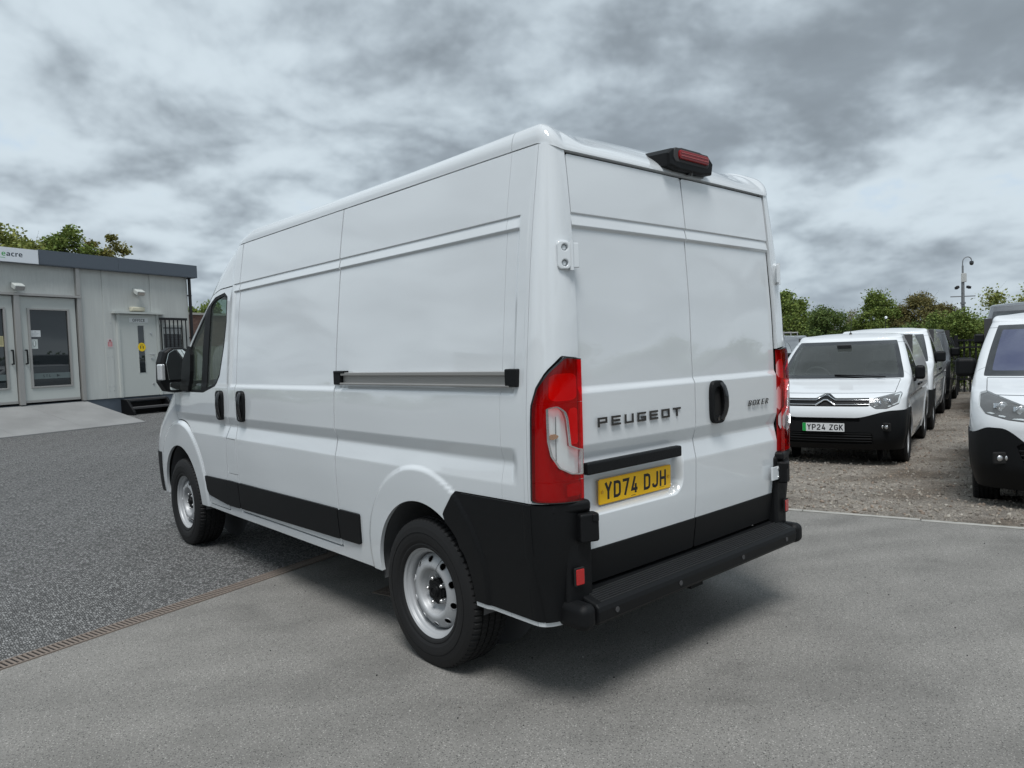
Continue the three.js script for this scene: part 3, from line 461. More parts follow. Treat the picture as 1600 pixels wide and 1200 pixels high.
{ // rear doors: press line, waist crease, sunk plate, black lower trim
  const rearOff = (x, y) => {
    let o = 0; const ex = ss(0.812, 0.79, Math.abs(x));
    o -= 0.0125 * ss(1.325, 1.358, y) * ss(2.022, 2.006, y); o -= 0.007 * ss(2.071, 2.067, y) * clamp((y - 2.02) / 0.046);
    o -= 0.018 * crease(y);
    const d = Math.max(sdBox(x, y, -0.452, 0.955, 0.335, 0.128, 0.07), 0.0) ; o -= 0.052 * ss(0.030, -0.004, sdBox(x, y, -0.452, 0.955, 0.320, 0.118, 0.05)) * ss(1.02, 0.99, y);
    o += 0.0020 * Math.sin(x * 9.1 + y * 2.7 + 1.5 * Math.sin(y * 6)) * ss(1.35, 1.5, y) * ss(2.0, 1.8, y) * ex;
    return o;
  };
  const rearP = (x, y) => [x, y, ZR(y) + rearOff(x, y) - 0.010 * (x / 0.8) ** 2 + 0.004];
  const Rm = grid(lines(-0.82, 0.82, 0.012, [[-0.80, -0.74, 0.005], [-0.16, -0.08, 0.005]]), lines(0.515, 2.335, 0.014, [[0.80, 0.86, 0.005], [0.95, 1.13, 0.006], [1.32, 1.365, 0.004], [2.0, 2.03, 0.0025], [2.06, 2.08, 0.002]]), rearP);
  const fD = (s) => (x, y) => { const h = doorHalf(y); return Math.max(s * x > 0 ? s * x - h + 0.005 : -1, 0.0042 - s * x, 0.522 - y, y - 2.314); };
  for (const s of [-1, 1]) {
    const m = clip(Rm, (x, y) => fD(s)(x, y)), d = part(van, 'rear_door', geo(edge(clip(m, (x, y) => 0.668 + 0.001 - y), 0.014)), mBody);
    part(d, 'door_trim', geo(edge(push(clip(m, (x, y) => y - 0.667), 0.006), 0.03)), M.plastic);
    if (s < 0) {
      const bp = plateTex('YD74 DJH', '#ffc60a', false);
      const pl = part(d, 'number_plate', ext(rrect(0.52, 0.111, 0.012), 0.003), std([0.85, 0.45, 0.01], 0.35), [-0.412, 0.8936, -0.0495], [0.03, 0, 0]);
      part(pl, 'plate_print', new THREE.PlaneGeometry(0.512, 0.105), std([1, 1, 1], 0.3, 0, { map: bp }), [0, 0, 0.0042]);
      for (const q of [-0.238, 0.238]) part(pl, 'plate_screw', cyl(0.007, 0.008, 0.004, 14).rotateX(Math.PI / 2), std([0.75, 0.4, 0.02], 0.4), [q, 0, 0.006]);
      part(d, 'light_strip', rbox(0.655, 0.05, 0.035, 0.008), M.plastic, [-0.478, 1.018, 0.004], [0, 0, 0]);
      const bd = sub(d, 'maker_badge'); bd.position.set(-0.718, 1.1815, 0.0035);
      const w = 0.058, h = 0.0405, t = 0.0088, bx = (x0, x1, y0, y1) => box(x1 - x0, y1 - y0, 0.005).translate((x0 + x1) / 2, (y0 + y1) / 2, 0);
      const L = { P: [bx(0, t, 0, h), bx(t, w - t, h - t, h), bx(w - t, w, h * 0.36, h), bx(t, w - t, h * 0.36, h * 0.36 + t)], E: [bx(0, t, 0, h), bx(t, w, h - t, h), bx(t, w, 0, t), bx(t, w - 0.004, (h - t) / 2, (h + t) / 2)], U: [bx(0, t, 0, h), bx(w - t, w, 0, h), bx(t, w - t, 0, t)], G: [bx(0, t, 0, h), bx(t, w, h - t, h), bx(t, w, 0, t), bx(w - t, w, t, h * 0.55), bx(w * 0.48, w - t, h * 0.55 - t, h * 0.55)], O: [bx(0, t, 0, h), bx(w - t, w, 0, h), bx(t, w - t, h - t, h), bx(t, w - t, 0, t)], T: [bx(0, w, h - t, h), bx((w - t) / 2, (w + t) / 2, 0, h - t)] };
      [...'PEUGEOT'].forEach((c, i) => part(bd, 'letter', merge(L[c]), M.gloss, [i * 0.0885, 0, 0]));
    } else {
      const bd = sub(d, 'model_badge'); bd.position.set(0.478, 1.178, 0.0012); let x = 0;
      for (const c of 'BOXER') { const g = textGeo(c, 0.029, 0.004); g.applyMatrix4(new THREE.Matrix4().set(1.38, 0.36, 0, 0, 0, 1, 0, 0, 0, 0, 1, 0, 0, 0, 0, 1)); const b = g.boundingBox, wd = b.max.x - b.min.x; part(bd, 'letter', g, M.gloss, [x, 0, 0]); x += wd * 0.90 + 0.0125; }
      handle(d, 'door_handle', [0.178, 1.2235, 0.0035], [0, 0, 0], 0.125, 0.215);
    }
  }
  part(van, 'rear_lining', geo(push(clip(Rm, (x, y) => Math.abs(x) - 0.818), -0.016)), M.void);
}
function handle(owner, name, pos, rot, w, h) {
  const g = sub(owner, name); g.position.set(...pos); g.rotation.set(...rot);
  const outline = (k) => { const s = new THREE.Shape(), n = 48; for (let i = 0; i <= n; i++) { const a = i / n * Math.PI * 2, c = Math.cos(a), q = Math.sin(a), r = Math.pow(Math.pow(Math.abs(c), 4) + Math.pow(Math.abs(q), 4), -0.25), x = c * r * (w / 2 - k), y = q * r * (h / 2 - k) * (1 - 0.04 * c * c); i ? s.lineTo(x, y) : s.moveTo(x, y); } return s; };
  const b = outline(0), hole = new THREE.Path(); const hw = w * 0.30, hh = h * 0.34; hole.moveTo(-hw, -hh * 0.75); hole.quadraticCurveTo(-hw, -hh, -hw * 0.4, -hh); hole.lineTo(hw * 0.5, -hh * 0.9); hole.quadraticCurveTo(hw, -hh * 0.8, hw, 0); hole.lineTo(hw, hh * 0.6); hole.quadraticCurveTo(hw, hh, 0, hh); hole.quadraticCurveTo(-hw, hh, -hw, hh * 0.5); b.holes.push(hole);
  part(g, 'bezel', ext(b, 0.012, 0.006, 3).translate(0, 0, 0), M.plastic); part(g, 'pocket', new THREE.ShapeGeometry(outline(0.008), 12), M.void, [0, 0, 0.002]);
  const c = new THREE.CatmullRomCurve3([[0.2, 0.43, 0.010], [0.22, 0.30, 0.028], [0.24, 0.0, 0.036], [0.22, -0.24, 0.028], [0.15, -0.40, 0.014]].map(([x, y, z]) => new THREE.Vector3(x * w, y * h, z))); const tg = new THREE.TubeGeometry(c, 20, 0.0155, 10); part(g, 'grip', tg, M.gloss);
  part(g, 'lock', cyl(0.011, 0.012, 0.006, 18).rotateX(Math.PI / 2), M.gloss, [-0.01, -0.39 * h, 0.017]);
}
const sideRot = (y) => { const d = (W(y + 0.05) - W(y - 0.05)) / 0.1; return [0, -Math.PI / 2, 0]; };
handle(van, 'door_handle', [-W(1.2) - 0.001, 1.197, -3.395], [0, -Math.PI / 2, 0], 0.128, 0.218);
handle(van, 'door_handle', [-W(1.2) - 0.001, 1.200, -3.005], [0, -Math.PI / 2, 0], 0.128, 0.218);
{ // sliding door rail, with a groove and black ends
  const x = -W(1.4) + 0.006, rail = sub(van, 'door_rail'), z0 = -1.60, z1 = -0.205, L = z1 - z0, zc = (z0 + z1) / 2;
  part(rail, 'rail_channel', merge([rbox(0.024, 0.017, L, 0.003, 1).translate(-0.007, 0.0235, 0), rbox(0.03, 0.010, L, 0.003, 1).translate(-0.011, -0.029, 0), box(0.008, 0.05, L).translate(0.004, -0.002, 0)]), M.alu, [x, 1.398, zc]);
  part(rail, 'rail_end', merge([rbox(0.024, 0.072, 0.075, 0.004, 2), rbox(0.032, 0.014, 0.12, 0.003, 1).translate(0, 0.034, 0.03)]), M.plastic, [x - 0.006, 1.3985, -1.645]);
  part(rail, 'rail_end', rbox(0.036, 0.074, 0.07, 0.006, 2), M.plastic, [x - 0.008, 1.403, -0.197]);
}
{ // roof
  const prof = (y) => y;
  const outline = (s) => { // s 0..1 front centre to corner, 1..2 side, 2..3 rear corner, 3..4 rear edge
    const y = 2.356; let x, z;
    if (s < 1) { const [c, q] = sup((1 - s) * Math.PI / 2, 3.0); x = -(W(y) - 0.004) * c; z = Z0(y) - (Z0(y) - ZF(y)) * q; }
    else if (s < 2) { x = -W(y) + 0.004; z = lerp(Z0(y), -0.14, s - 1); }
    else if (s < 3) { const hx = doorHalf(y) + 0.006, [c, q] = sup((s - 2) * Math.PI / 2, 2.7); x = -(hx + (W(y) - 0.004 - hx) * c); z = -0.14 + (0.14 + ZR(2.33) + 0.006) * q; }
    else { x = lerp(-(doorHalf(y) + 0.006), 0, s - 3); z = ZR(2.33) + 0.006 - 0.010 * ((x / 0.8) ** 2 - 1); }
    return [x, lerp(2.357, 2.326, ss(1.9, 3, s)), z];
  };
  const roofP = (s, t) => {
    const [x, y, z] = outline(clamp(s, 0, 4)), tz = clamp(z, -2.0, -1.3), len = Math.hypot(x, z - tz), px = lerp(x, 0, t), pz = lerp(z, tz, t), D = len * t;
    const front = ss(1.05, 0.4, s), R = lerp(lerp(0.10, 0.30, ss(2.2, 3.2, s)), 0.75, front), H = lerp(0.093 + 0.034 * ss(1.9, 3, s), 0.105, front), q = 1 - Math.min(D / R, 1), n = lerp(lerp(2.4, 1.7, ss(2.2, 3.2, s)), 1.7, front);
    let h = y + H * Math.pow(Math.max(0, 1 - Math.pow(q, n)), 1 / n);
    h += 0.052 * (1 - (px / 0.88) ** 2) * ss(0, lerp(0.5, 0.28, ss(2.2, 3.2, s)), D) * ss(-2.6, -1.6, Math.min(pz, -1.6)) ;
    const rear = ss(-0.55, -0.08, pz) * ss(0.0, 0.10, D); h += 0.014 * rear * Math.exp(-(((Math.abs(px) - 0.735) / 0.055) ** 2)); h -= 0.005 * rear * Math.exp(-(((Math.abs(px) - 0.60) / 0.09) ** 2));
    return [px, h, pz];
  };
  const ts = []; for (let i = 0; i <= 44; i++) ts.push(Math.pow(i / 44, 2.1));
  const ss_ = [...lin(0, 1, 36), ...lin(1, 2, 60).slice(1), ...lin(2, 3, 20).slice(1), ...lin(3, 4, 40).slice(1)];
  const m = grid(ss_, ts, roofP, 0.0005), cap = clip(m, (x, y, z) => -0.283 - z), main = clip(m, (x, y, z) => z + 0.287);
  part(van, 'roof', merge([geo(edge(main, 0.02)), geo(edge(main, 0.02), true)]), mBody); part(van, 'roof_rear', merge([geo(edge(cap, 0.02)), geo(edge(cap, 0.02), true)]), mBody);
}
{ // high brake light with camera
  const b = sub(van, 'brake_light'); b.scale.set(0.84, 0.9, 1); b.position.set(0.02, 0.215, 0);
  const s = shapeOf([[-0.215, 0.0], [-0.225, 0.062], [-0.18, 0.092], [-0.09, 0.106], [0.09, 0.106], [0.18, 0.092], [0.225, 0.062], [0.215, 0.0], [0.11, -0.012], [-0.11, -0.012]]);
  part(b, 'light_housing', ext(s, 0.16, 0.012, 3), M.plastic, [0.01, 2.378, -0.18], [0.05, 0, 0]);
  const f = rrect(0.35, 0.072, 0.026); part(b, 'lens_frame', ext(f, 0.012, 0.004), M.trim, [0.01, 2.432, -0.018], [0.05, 0, 0]);
  part(b, 'brake_lens', ext(rrect(0.29, 0.046, 0.016), 0.012, 0.004), phy([0.24, 0.002, 0.004], { roughness: 0.2, clearcoat: 0.3 }), [0.02, 2.434, -0.008], [0.05, 0, 0]);
  for (let i = 0; i < 2; i++) part(b, 'lens_rib', box(0.27, 0.004, 0.004), std([0.42, 0.10, 0.10], 0.3), [0.02, 2.427 + i * 0.016, 0.0085], [0.05, 0, 0]);
  part(b, 'camera_lens', cyl(0.013, 0.02, 0.03, 20), M.gloss, [0.03, 2.366, -0.03], [0.5, 0, 0]);
}
{ // hinges
  for (const s of [-1, 1]) {
    const h = sub(van, 'door_hinge'); h.position.set(s * 0.866, 1.888, s < 0 ? -0.0285 : -0.0285); h.rotation.y = s * 0.42; if (s > 0) h.scale.x = 1;
    const sh = rrect(0.056, 0.112, 0.017); for (const q of [0.031, -0.031]) { const p = new THREE.Path(); p.absarc(0.003, q, 0.0135, 0, Math.PI * 2, true); sh.holes.push(p); }
    part(h, 'hinge_plate', ext(sh, 0.018, 0.004), mBody); part(h, 'hinge_base', ext(rrect(0.066, 0.124, 0.018), 0.008, 0.003), mBody, [0, 0, -0.008]);
    for (const q of [0.031, -0.031]) part(h, 'hinge_bolt', cyl(0.009, 0.010, 0.012, 6).rotateX(Math.PI / 2), mBody, [0.003, q, 0.006]);
    part(h, 'hinge_strap', merge([rbox(0.05, 0.10, 0.012, 0.004, 2).translate(-s * 0.042, 0, 0.012), cyl(0.009, 0.009, 0.12, 12).translate(-s * 0.034, 0, 0.016)]), mBody);
    const l = sub(van, 'door_hinge'); l.position.set(s * 0.82, 0.785, 0.018);
    part(l, 'hinge_cover', merge([rbox(0.088, 0.118, 0.05, 0.010, 3), rbox(0.03, 0.034, 0.062, 0.006, 2).translate(-s * 0.025, 0.04, 0.0)]), M.plastic, [0, 0, 0], [0, s * 0.3, 0]);
    if (s > 0) { part(l, 'hinge_strap', rbox(0.085, 0.074, 0.010, 0.003, 2), mBody, [-0.075, 0.0, -0.010]); for (const q of [-0.024, 0.024]) part(l, 'hinge_bolt', cyl(0.007, 0.008, 0.006, 6).rotateX(Math.PI / 2), M.silver, [-0.052, q, -0.003]); }
  }
}
{ // bumper corners' ledges, reflectors, step
  for (const s of [-1, 1]) {
    part(van, 'bumper_ledge', rbox(0.19, 0.05, 0.11, 0.018, 3), M.plastic, [s * 0.875, 0.872, -0.052], [0, s * 0.3, 0]);
    part(van, 'bumper_tower', rbox(0.14, 0.46, 0.09, 0.02, 3), M.plastic, [s * 0.835, 0.645, -0.052], [0, s * 0.10, 0]);
    const r = sub(van, 'rear_reflector'); r.position.set(s * 0.862, 0.586, 0.001); r.rotation.y = s * 0.12;
    part(r, 'reflector_frame', ext(rrect(0.052, 0.076, 0.006), 0.006, 0.002), M.void); part(r, 'red_reflector', ext(rrect(0.042, 0.064, 0.005), 0.006, 0.002), M.redBright, [0, 0, 0.003]);
  }
  const st = sub(van, 'rear_step'); const pr = shapeOf([[-0.06, 0.40], [-0.06, 0.508], [0.0, 0.493], [0.062, 0.476], [0.075, 0.464], [0.080, 0.446], [0.075, 0.405], [0.064, 0.390], [0.0, 0.382]]);
  const mk = (x0, x1) => { const g = ext(pr, x1 - x0 - 0.016, 0.008, 2); g.rotateY(-Math.PI / 2); g.translate(x1 - 0.008, 0, 0); return g; };
  part(st, 'step_bar', mk(-0.835, 0.835), M.plastic);
  const ribs = []; for (let i = 0; i < 7; i++) ribs.push(box(1.60, 0.007, 0.0052).translate(0, 0.4985 - i * 0.0036, -0.016 + i * 0.0120)); part(st, 'tread_ribs', merge(ribs), std([0.022, 0.023, 0.024], 0.6));
  for (const s of [-1, 1]) part(st, 'step_end', rbox(0.085, 0.108, 0.19, 0.034, 5), M.plastic, [s * 0.880, 0.434, -0.016]);
  for (const x of [-0.72, -0.27, 0.27, 0.72]) part(st, 'parking_sensor', cyl(0.0115, 0.0125, 0.006, 20).rotateX(Math.PI / 2), M.trim, [x, 0.432, 0.0785]);
  part(van, 'tow_bracket', merge([box(0.30, 0.05, 0.06).translate(0.05, 0, 0), box(0.10, 0.06, 0.05).translate(-0.12, -0.02, 0.0)]), M.void, [0.1, 0.385, -0.03]);
  // white lower edge of the body below the bumper
const lo = ext(shapeOf([[-0.49, 0.42], [-0.07, 0.414], [-0.10, 0.392], [-0.16, 0.382], [-0.30, 0.393], [-0.48, 0.410]]), 0.10, 0.004, 1); lo.rotateY(-Math.PI / 2); lo.translate(-0.872, 0, 0); part(van, 'lower_body', lo, mBody);
}
{ // wheels, wheel wells, underside
  wheel(van, -0.897, 0.356, -0.873, -1, 0.35); wheel(van, 0.897, 0.356, -0.873, 1); wheel(van, -0.905, 0.356, -4.333, -1, 0.1).rotation.y = 0.0; wheel(van, 0.905, 0.356, -4.333, 1);
  for (const [z, r, y0] of [[-0.89, 0.415, 0.415], [-4.36, 0.43, 0.42]]) for (const s of [-1, 1]) {
    const g = new THREE.CylinderGeometry(r, r, 0.36, 40, 1, true, -Math.PI * 0.56, Math.PI * 1.12).rotateZ(Math.PI / 2).rotateX(-Math.PI / 2); g.rotateX(0);
    part(van, 'wheel_well', merge([g, new THREE.CircleGeometry(r, 40).rotateY(Math.PI / 2).translate(-s * 0.18, 0, 0)]), M.liner, [s * 0.795, y0, z]);
  }
  part(van, 'underbody', merge([box(1.5, 0.16, 2.4).translate(0, 0.42, -2.6), box(1.2, 0.16, 0.9).translate(0, 0.42, -0.6), box(0.9, 0.14, 0.9).translate(0, 0.42, -4.4), box(1.7, 0.02, 0.42).translate(0, 0.43, -0.26), cyl(0.06, 0.06, 1.6, 16).rotateZ(Math.PI / 2).translate(0, 0.34, -0.873), box(0.1, 0.12, 4.2).translate(-0.45, 0.33, -2.5), box(0.1, 0.12, 4.2).translate(0.45, 0.33, -2.5), cyl(0.1, 0.1, 0.9, 16).rotateX(Math.PI / 2).translate(0.55, 0.32, -2.0)]), M.void);
}
{ // door mirror
  const m = sub(van, 'door_mirror'); m.position.set(-1.058, 1.47, -4.25); m.rotation.y = 0.10;
  const sh = new THREE.Shape(); [[-0.118, -0.10], [-0.112, 0.06], [-0.085, 0.145], [-0.03, 0.178], [0.06, 0.182], [0.105, 0.165], [0.118, 0.12], [0.118, -0.14], [0.10, -0.185], [0.0, -0.192], [-0.075, -0.175]].forEach((p, i) => (i ? sh.lineTo(...p) : sh.moveTo(...p)));
  part(m, 'mirror_shell', ext(sh, 0.07, 0.03, 5).translate(0, 0, -0.075), M.plastic);
  const g1 = new THREE.Shape(); [[-0.062, -0.085], [-0.078, 0.05], [-0.055, 0.13], [-0.01, 0.158], [0.06, 0.160], [0.092, 0.135], [0.098, -0.085]].forEach((p, i) => (i ? g1.lineTo(...p) : g1.moveTo(...p)));
  part(m, 'mirror_glass', ext(g1, 0.004, 0.0015), M.mirror, [0, 0, 0.024], [0.0, 0.05, 0]); part(m, 'mirror_glass', ext(rrect(0.15, 0.062, 0.015), 0.004, 0.0015), M.mirror, [0.02, -0.137, 0.024], [0.1, -0.02, 0]);
  part(m, 'indicator', rbox(0.04, 0.13, 0.06, 0.012, 3), phy([0.75, 0.77, 0.78], { roughness: 0.08, clearcoat: 1, metalness: 0.4 }), [-0.112, -0.02, 0.012], [0, 0.25, 0]);
  part(m, 'mirror_arm', merge([rbox(0.12, 0.10, 0.07, 0.02, 3).translate(0.10, -0.09, -0.05), rbox(0.05, 0.16, 0.09, 0.02, 3).translate(0.12, -0.10, -0.05)]), M.plastic);
  const r = sub(van, 'door_mirror'); r.position.set(1.155, 1.475, -4.30); part(r, 'mirror_shell', rbox(0.24, 0.38, 0.13, 0.05, 4), M.plastic); part(r, 'mirror_arm', rbox(0.2, 0.1, 0.07, 0.02, 3), M.plastic, [-0.18, -0.09, 0]);
}
{ // cab: seats, dashboard, wheel, bulkhead
  for (const x of [-0.5, 0.5]) {
    const s = sub(van, 'cab_seat'); s.position.set(x, 0.7, -3.62);
    part(s, 'seat', rbox(0.5, 0.16, 0.5, 0.06, 3), M.fabric, [0, 0.18, -0.15]); part(s, 'backrest', rbox(0.48, 0.64, 0.14, 0.06, 3), M.fabric, [0, 0.56, 0.14], [0.2, 0, 0]); part(s, 'headrest', rbox(0.26, 0.2, 0.1, 0.045, 3), M.fabric, [0, 0.97, 0.23], [0.15, 0, 0]);
  }
  part(van, 'dashboard', rbox(1.7, 0.32, 0.5, 0.08, 3), M.trim, [0, 1.12, -4.42], [0.2, 0, 0]); part(van, 'steering_wheel', new THREE.TorusGeometry(0.19, 0.016, 10, 36), M.trim, [0.48, 1.24, -4.12], [-0.5, 0, 0]);
  part(van, 'bulkhead', box(1.66, 1.5, 0.03), M.greyPaint, [0, 1.45, -3.22]); part(van, 'cab_floor', box(1.7, 0.05, 1.4), M.trim, [0, 0.62, -3.9]); part(van, 'head_lining', box(1.4, 0.03, 0.6), std([0.4, 0.4, 0.39], 0.9), [0, 2.06, -3.5]);
}
/* ---------- site office ---------- */
{
  const b = thing('site_office', 'grey flat roofed site office with dark fascia, left of the large white van', 'building', [3.6, 0, -17.86], 0.3514);
  const x0 = -9.2, yf = 0.765, yt = 3.80;
  const xs = [x0, -6.9, -4.72, -2.90, -2.33, -1.10, 0.0];                    // wall panels between the joints
  for (let i = 0; i < xs.length - 1; i++) { if (i === 2) { part(b, 'wall_panel', box(1.66, yt - 3.12, 0.06), M.cladding, [-3.81, (yt + 3.12) / 2, -0.03]); continue; } const w = xs[i + 1] - xs[i] - 0.004; part(b, 'wall_panel', box(w, yt - yf, 0.06), M.cladding, [(xs[i] + xs[i + 1]) / 2, (yt + yf) / 2, -0.03]); }
  part(b, 'side_wall', box(0.06, yt - yf, 4.0), M.cladding, [-0.032, (yt + yf) / 2, -2.07]); part(b, 'back_wall', box(-x0, yt - yf, 0.06), M.cladding, [x0 / 2, (yt + yf) / 2, -4.05]); part(b, 'side_wall', box(0.06, yt - yf, 4.0), M.cladding, [x0 + 0.03, (yt + yf) / 2, -2.07]);
  part(b, 'roof', box(-x0 + 0.1, 0.08, 4.2), M.slate, [x0 / 2, 3.98, -2.0]); part(b, 'floor', box(-x0 - 0.2, 0.08, 3.9), M.trim, [x0 / 2, 0.70, -2.0]);
  part(b, 'plinth', box(-x0, 0.56, 0.08), M.slate, [x0 / 2, yf - 0.285, -0.06]); part(b, 'plinth', box(0.08, 0.56, 4.0), M.slate, [-0.045, yf - 0.285, -2.08]);
  for (const [a, c] of [[-3.806, -1.99], [-1.986, 0.16]]) part(b, 'fascia', box(c - a, 0.325, 0.05), M.slate, [(a + c) / 2, 3.925, 0.125]);
  part(b, 'fascia', box(0.05, 0.325, 4.3), M.slate, [0.187, 3.925, -2.0]); part(b, 'soffit', box(-x0 + 0.3, 0.02, 0.2), M.slate, [x0 / 2, 3.775, 0.05]);
  const st = canvasTex(1024, 160, (x, w, h) => { x.fillStyle = '#dfe4ea'; x.fillRect(0, 0, w, h); x.font = 'bold 78px sans-serif'; const word = 'eacre'; const tw = x.measureText(word).width, sx = w - 150 - tw; x.fillStyle = '#27323f'; x.fillText('acre', sx + x.measureText('e').width, 98); x.fillStyle = '#4aa35a'; x.fillText('e', sx, 98); x.fillRect(sx - 44, 116, 80, 6); });
  const sg = part(b, 'name_board', box(2.10, 0.30, 0.03), std([0.72, 0.74, 0.77], 0.4), [-4.87, 3.915, 0.15]); part(sg, 'sign_print', new THREE.PlaneGeometry(2.08, 0.285), std([1, 1, 1], 0.4, 0, { map: st }), [0, 0, 0.017]);
  part(b, 'downpipe', merge([cyl(0.04, 0.04, 3.05, 12).translate(0, 2.28, 0), box(0.1, 0.03, 0.06).translate(0, 2.2, -0.02), box(0.1, 0.03, 0.06).translate(0, 3.3, -0.02)]), M.blackMetal, [0.03, 0, 0.05]);
  for (const [a, c] of [[0, 0], [1, 0]]) part(b, 'cover_strip', box(0.19, yt - yf, 0.012), M.cladding, [-2.245 + a * 1.24, (yt + yf) / 2, 0.006]);
  const bl = []; for (const y of [0.95, 1.05, 1.75, 2.55, 3.4]) for (const x of [-2.30, -2.19]) bl.push(cyl(0.010, 0.010, 0.008, 8).rotateX(Math.PI / 2).translate(x, y, 0.014)); part(b, 'bolts', merge(bl), M.silver).userData.kind = 'stuff';
  // glazed double doors
  const post = (x, y0, y1, w) => part(b, 'door_post', rbox(w, y1 - y0, 0.09, 0.006, 1), M.alu, [x, (y0 + y1) / 2, 0.03]);
  post(-2.935, yf, 3.09, 0.09); post(-2.935, 3.15, yt, 0.09); part(b, 'door_head', rbox(1.95, 0.055, 0.11, 0.006, 1), M.alu, [-3.86, 3.115, 0.04]); post(-5.62, yf, 3.09, 0.09);
  for (const [x, s] of [[-3.60, 1], [-4.93, -1]]) {
    const d = sub(b, 'glazed_door'); d.position.set(x, 0, -0.01);
    const w = 1.19, g0 = 1.14, g1 = 2.80, gl = 0.41, y0 = yf + 0.035, y1 = 3.075;
    for (const [cx, cy, ww, hh] of [[0, (y0 + g0) / 2, w, g0 - y0], [0, (g1 + y1) / 2, w, y1 - g1], [-(w / 2 + gl) / 2, (g0 + g1) / 2, w / 2 - gl, g1 - g0], [(w / 2 + gl) / 2, (g0 + g1) / 2, w / 2 - gl, g1 - g0]]) part(d, 'door_panel', box(ww, hh, 0.045), M.doorGrey, [cx, cy, 0]);
    for (const q of [-1, 1]) part(d, 'glazing_bead', rbox(0.05, g1 - g0 + 0.06, 0.03, 0.004, 1), M.alu, [q * (gl + 0.015), (g0 + g1) / 2, 0.03]);
    part(d, 'glazing_bead', rbox(2 * gl + 0.02, 0.035, 0.032, 0.004, 1), M.alu, [0, g1 + 0.012, 0.032]); part(d, 'glazing_bead', rbox(2 * gl + 0.02, 0.035, 0.032, 0.004, 1), M.alu, [0, g0 - 0.012, 0.032]);
    part(d, 'door_glass', box(2 * gl, g1 - g0, 0.008), M.darkGlass, [0, (g0 + g1) / 2, 0.006]);
    part(d, 'kick_plate', box(w, 0.05, 0.01), M.alu, [0, y0 + 0.03, 0.028]);
    const bt = canvasTex(512, 80, (c, W2, H2) => { c.fillStyle = '#5f6a6b'; c.fillRect(0, 0, W2, H2); c.fillStyle = '#2c3537'; c.font = 'bold 50px sans-serif'; c.fillText('S T L', 135, 58); c.beginPath(); c.moveTo(320, 20); c.lineTo(372, 40); c.lineTo(320, 60); c.fill(); });
    part(d, 'glass_band', new THREE.PlaneGeometry(2 * gl, 0.125), std([1, 1, 1], 0.4, 0, { map: bt }), [0, 1.365, 0.0125]);
    const hx = -s * 0.525; part(d, 'pull_handle', merge([bar([hx, 1.63, 0.09], [hx, 1.94, 0.09], 0.016, 10), bar([hx, 1.64, 0.02], [hx, 1.64, 0.09], 0.014, 8), bar([hx, 1.93, 0.02], [hx, 1.93, 0.09], 0.014, 8)]), M.plastic);
    if (s > 0) { const nt = canvasTex(128, 96, (c) => { c.fillStyle = '#cfd3d4'; c.fillRect(0, 0, 128, 96); c.fillStyle = '#8b9196'; c.fillRect(50, 20, 26, 8); for (let i = 0; i < 4; i++) c.fillRect(16, 44 + i * 10, 96 - i * 12, 3); }); part(d, 'paper_notice', box(0.215, 0.14, 0.003), std([1, 1, 1], 0.7, 0, { map: nt }), [-0.295, 2.285, 0.0135]); const nt2 = canvasTex(96, 128, (c) => { c.fillStyle = '#c3cac8'; c.fillRect(0, 0, 96, 128); c.fillStyle = '#98a19f'; c.beginPath(); c.ellipse(46, 60, 28, 44, 0.1, 0, 7); c.fill(); c.fillStyle = '#dde2e0'; c.fillRect(34, 26, 20, 60); }); part(d, 'paper_notice', box(0.135, 0.205, 0.003), std([1, 1, 1], 0.7, 0, { map: nt2 }), [-0.325, 2.06, 0.0135]); }
    else { const nt = canvasTex(64, 128, (c) => { c.fillStyle = '#b9b28a'; c.fillRect(0, 0, 64, 128); c.fillStyle = '#6d6a52'; for (let i = 0; i < 8; i++) c.fillRect(8, 12 + i * 13, 48, 4); }); part(d, 'paper_notice', box(0.12, 0.22, 0.003), std([1, 1, 1], 0.7, 0, { map: nt }), [0.33, 2.12, 0.0135]); }
  }
  part(b, 'door_mullion', rbox(0.115, 2.33, 0.08, 0.006, 1), M.alu, [-4.265, yf + 1.165, 0.03]);
  // office door
  { const d = sub(b, 'office_door'); d.position.set(-1.49, 0, 0.012);
    part(d, 'door_leaf', box(0.98, 1.99, 0.045), M.doorGrey, [0, 1.765, 0]); part(d, 'door_glass', box(0.165, 1.15, 0.01), M.darkGlass, [0.055, 1.915, 0.0225]);
    for (const q of [-1, 1]) { part(d, 'vision_trim', box(0.012, 1.17, 0.012), M.doorGrey, [0.055 + q * 0.088, 1.915, 0.026]); part(d, 'door_frame', box(0.06, 2.02, 0.07), M.doorGrey, [q * 0.525, 1.775, 0.012]); }
    const ot = canvasTex(256, 56, (c) => { c.fillStyle = '#cfd2d2'; c.fillRect(0, 0, 256, 56); c.fillStyle = '#08090c'; c.font = 'bold 50px sans-serif'; c.textAlign = 'center'; c.fillText('OFFICE', 128, 46); });
    part(d, 'office_sign', box(0.50, 0.11, 0.006), std([1, 1, 1], 0.4, 0, { map: ot }), [0.015, 2.62, 0.026]);
    const yt2 = canvasTex(128, 128, (c) => { c.fillStyle = '#e8c40c'; c.beginPath(); c.arc(64, 64, 64, 0, 7); c.fill(); c.fillStyle = '#2a2a22'; for (const q of [-1, 1]) { c.beginPath(); c.arc(64 + q * 20, 46, 8, 0, 7); c.fill(); c.fillRect(64 + q * 20 - 8, 54, 16, 28); } c.fillRect(40, 92, 48, 8); });
    yt2.center.set(0.5, 0.5); yt2.rotation = -Math.PI / 2;
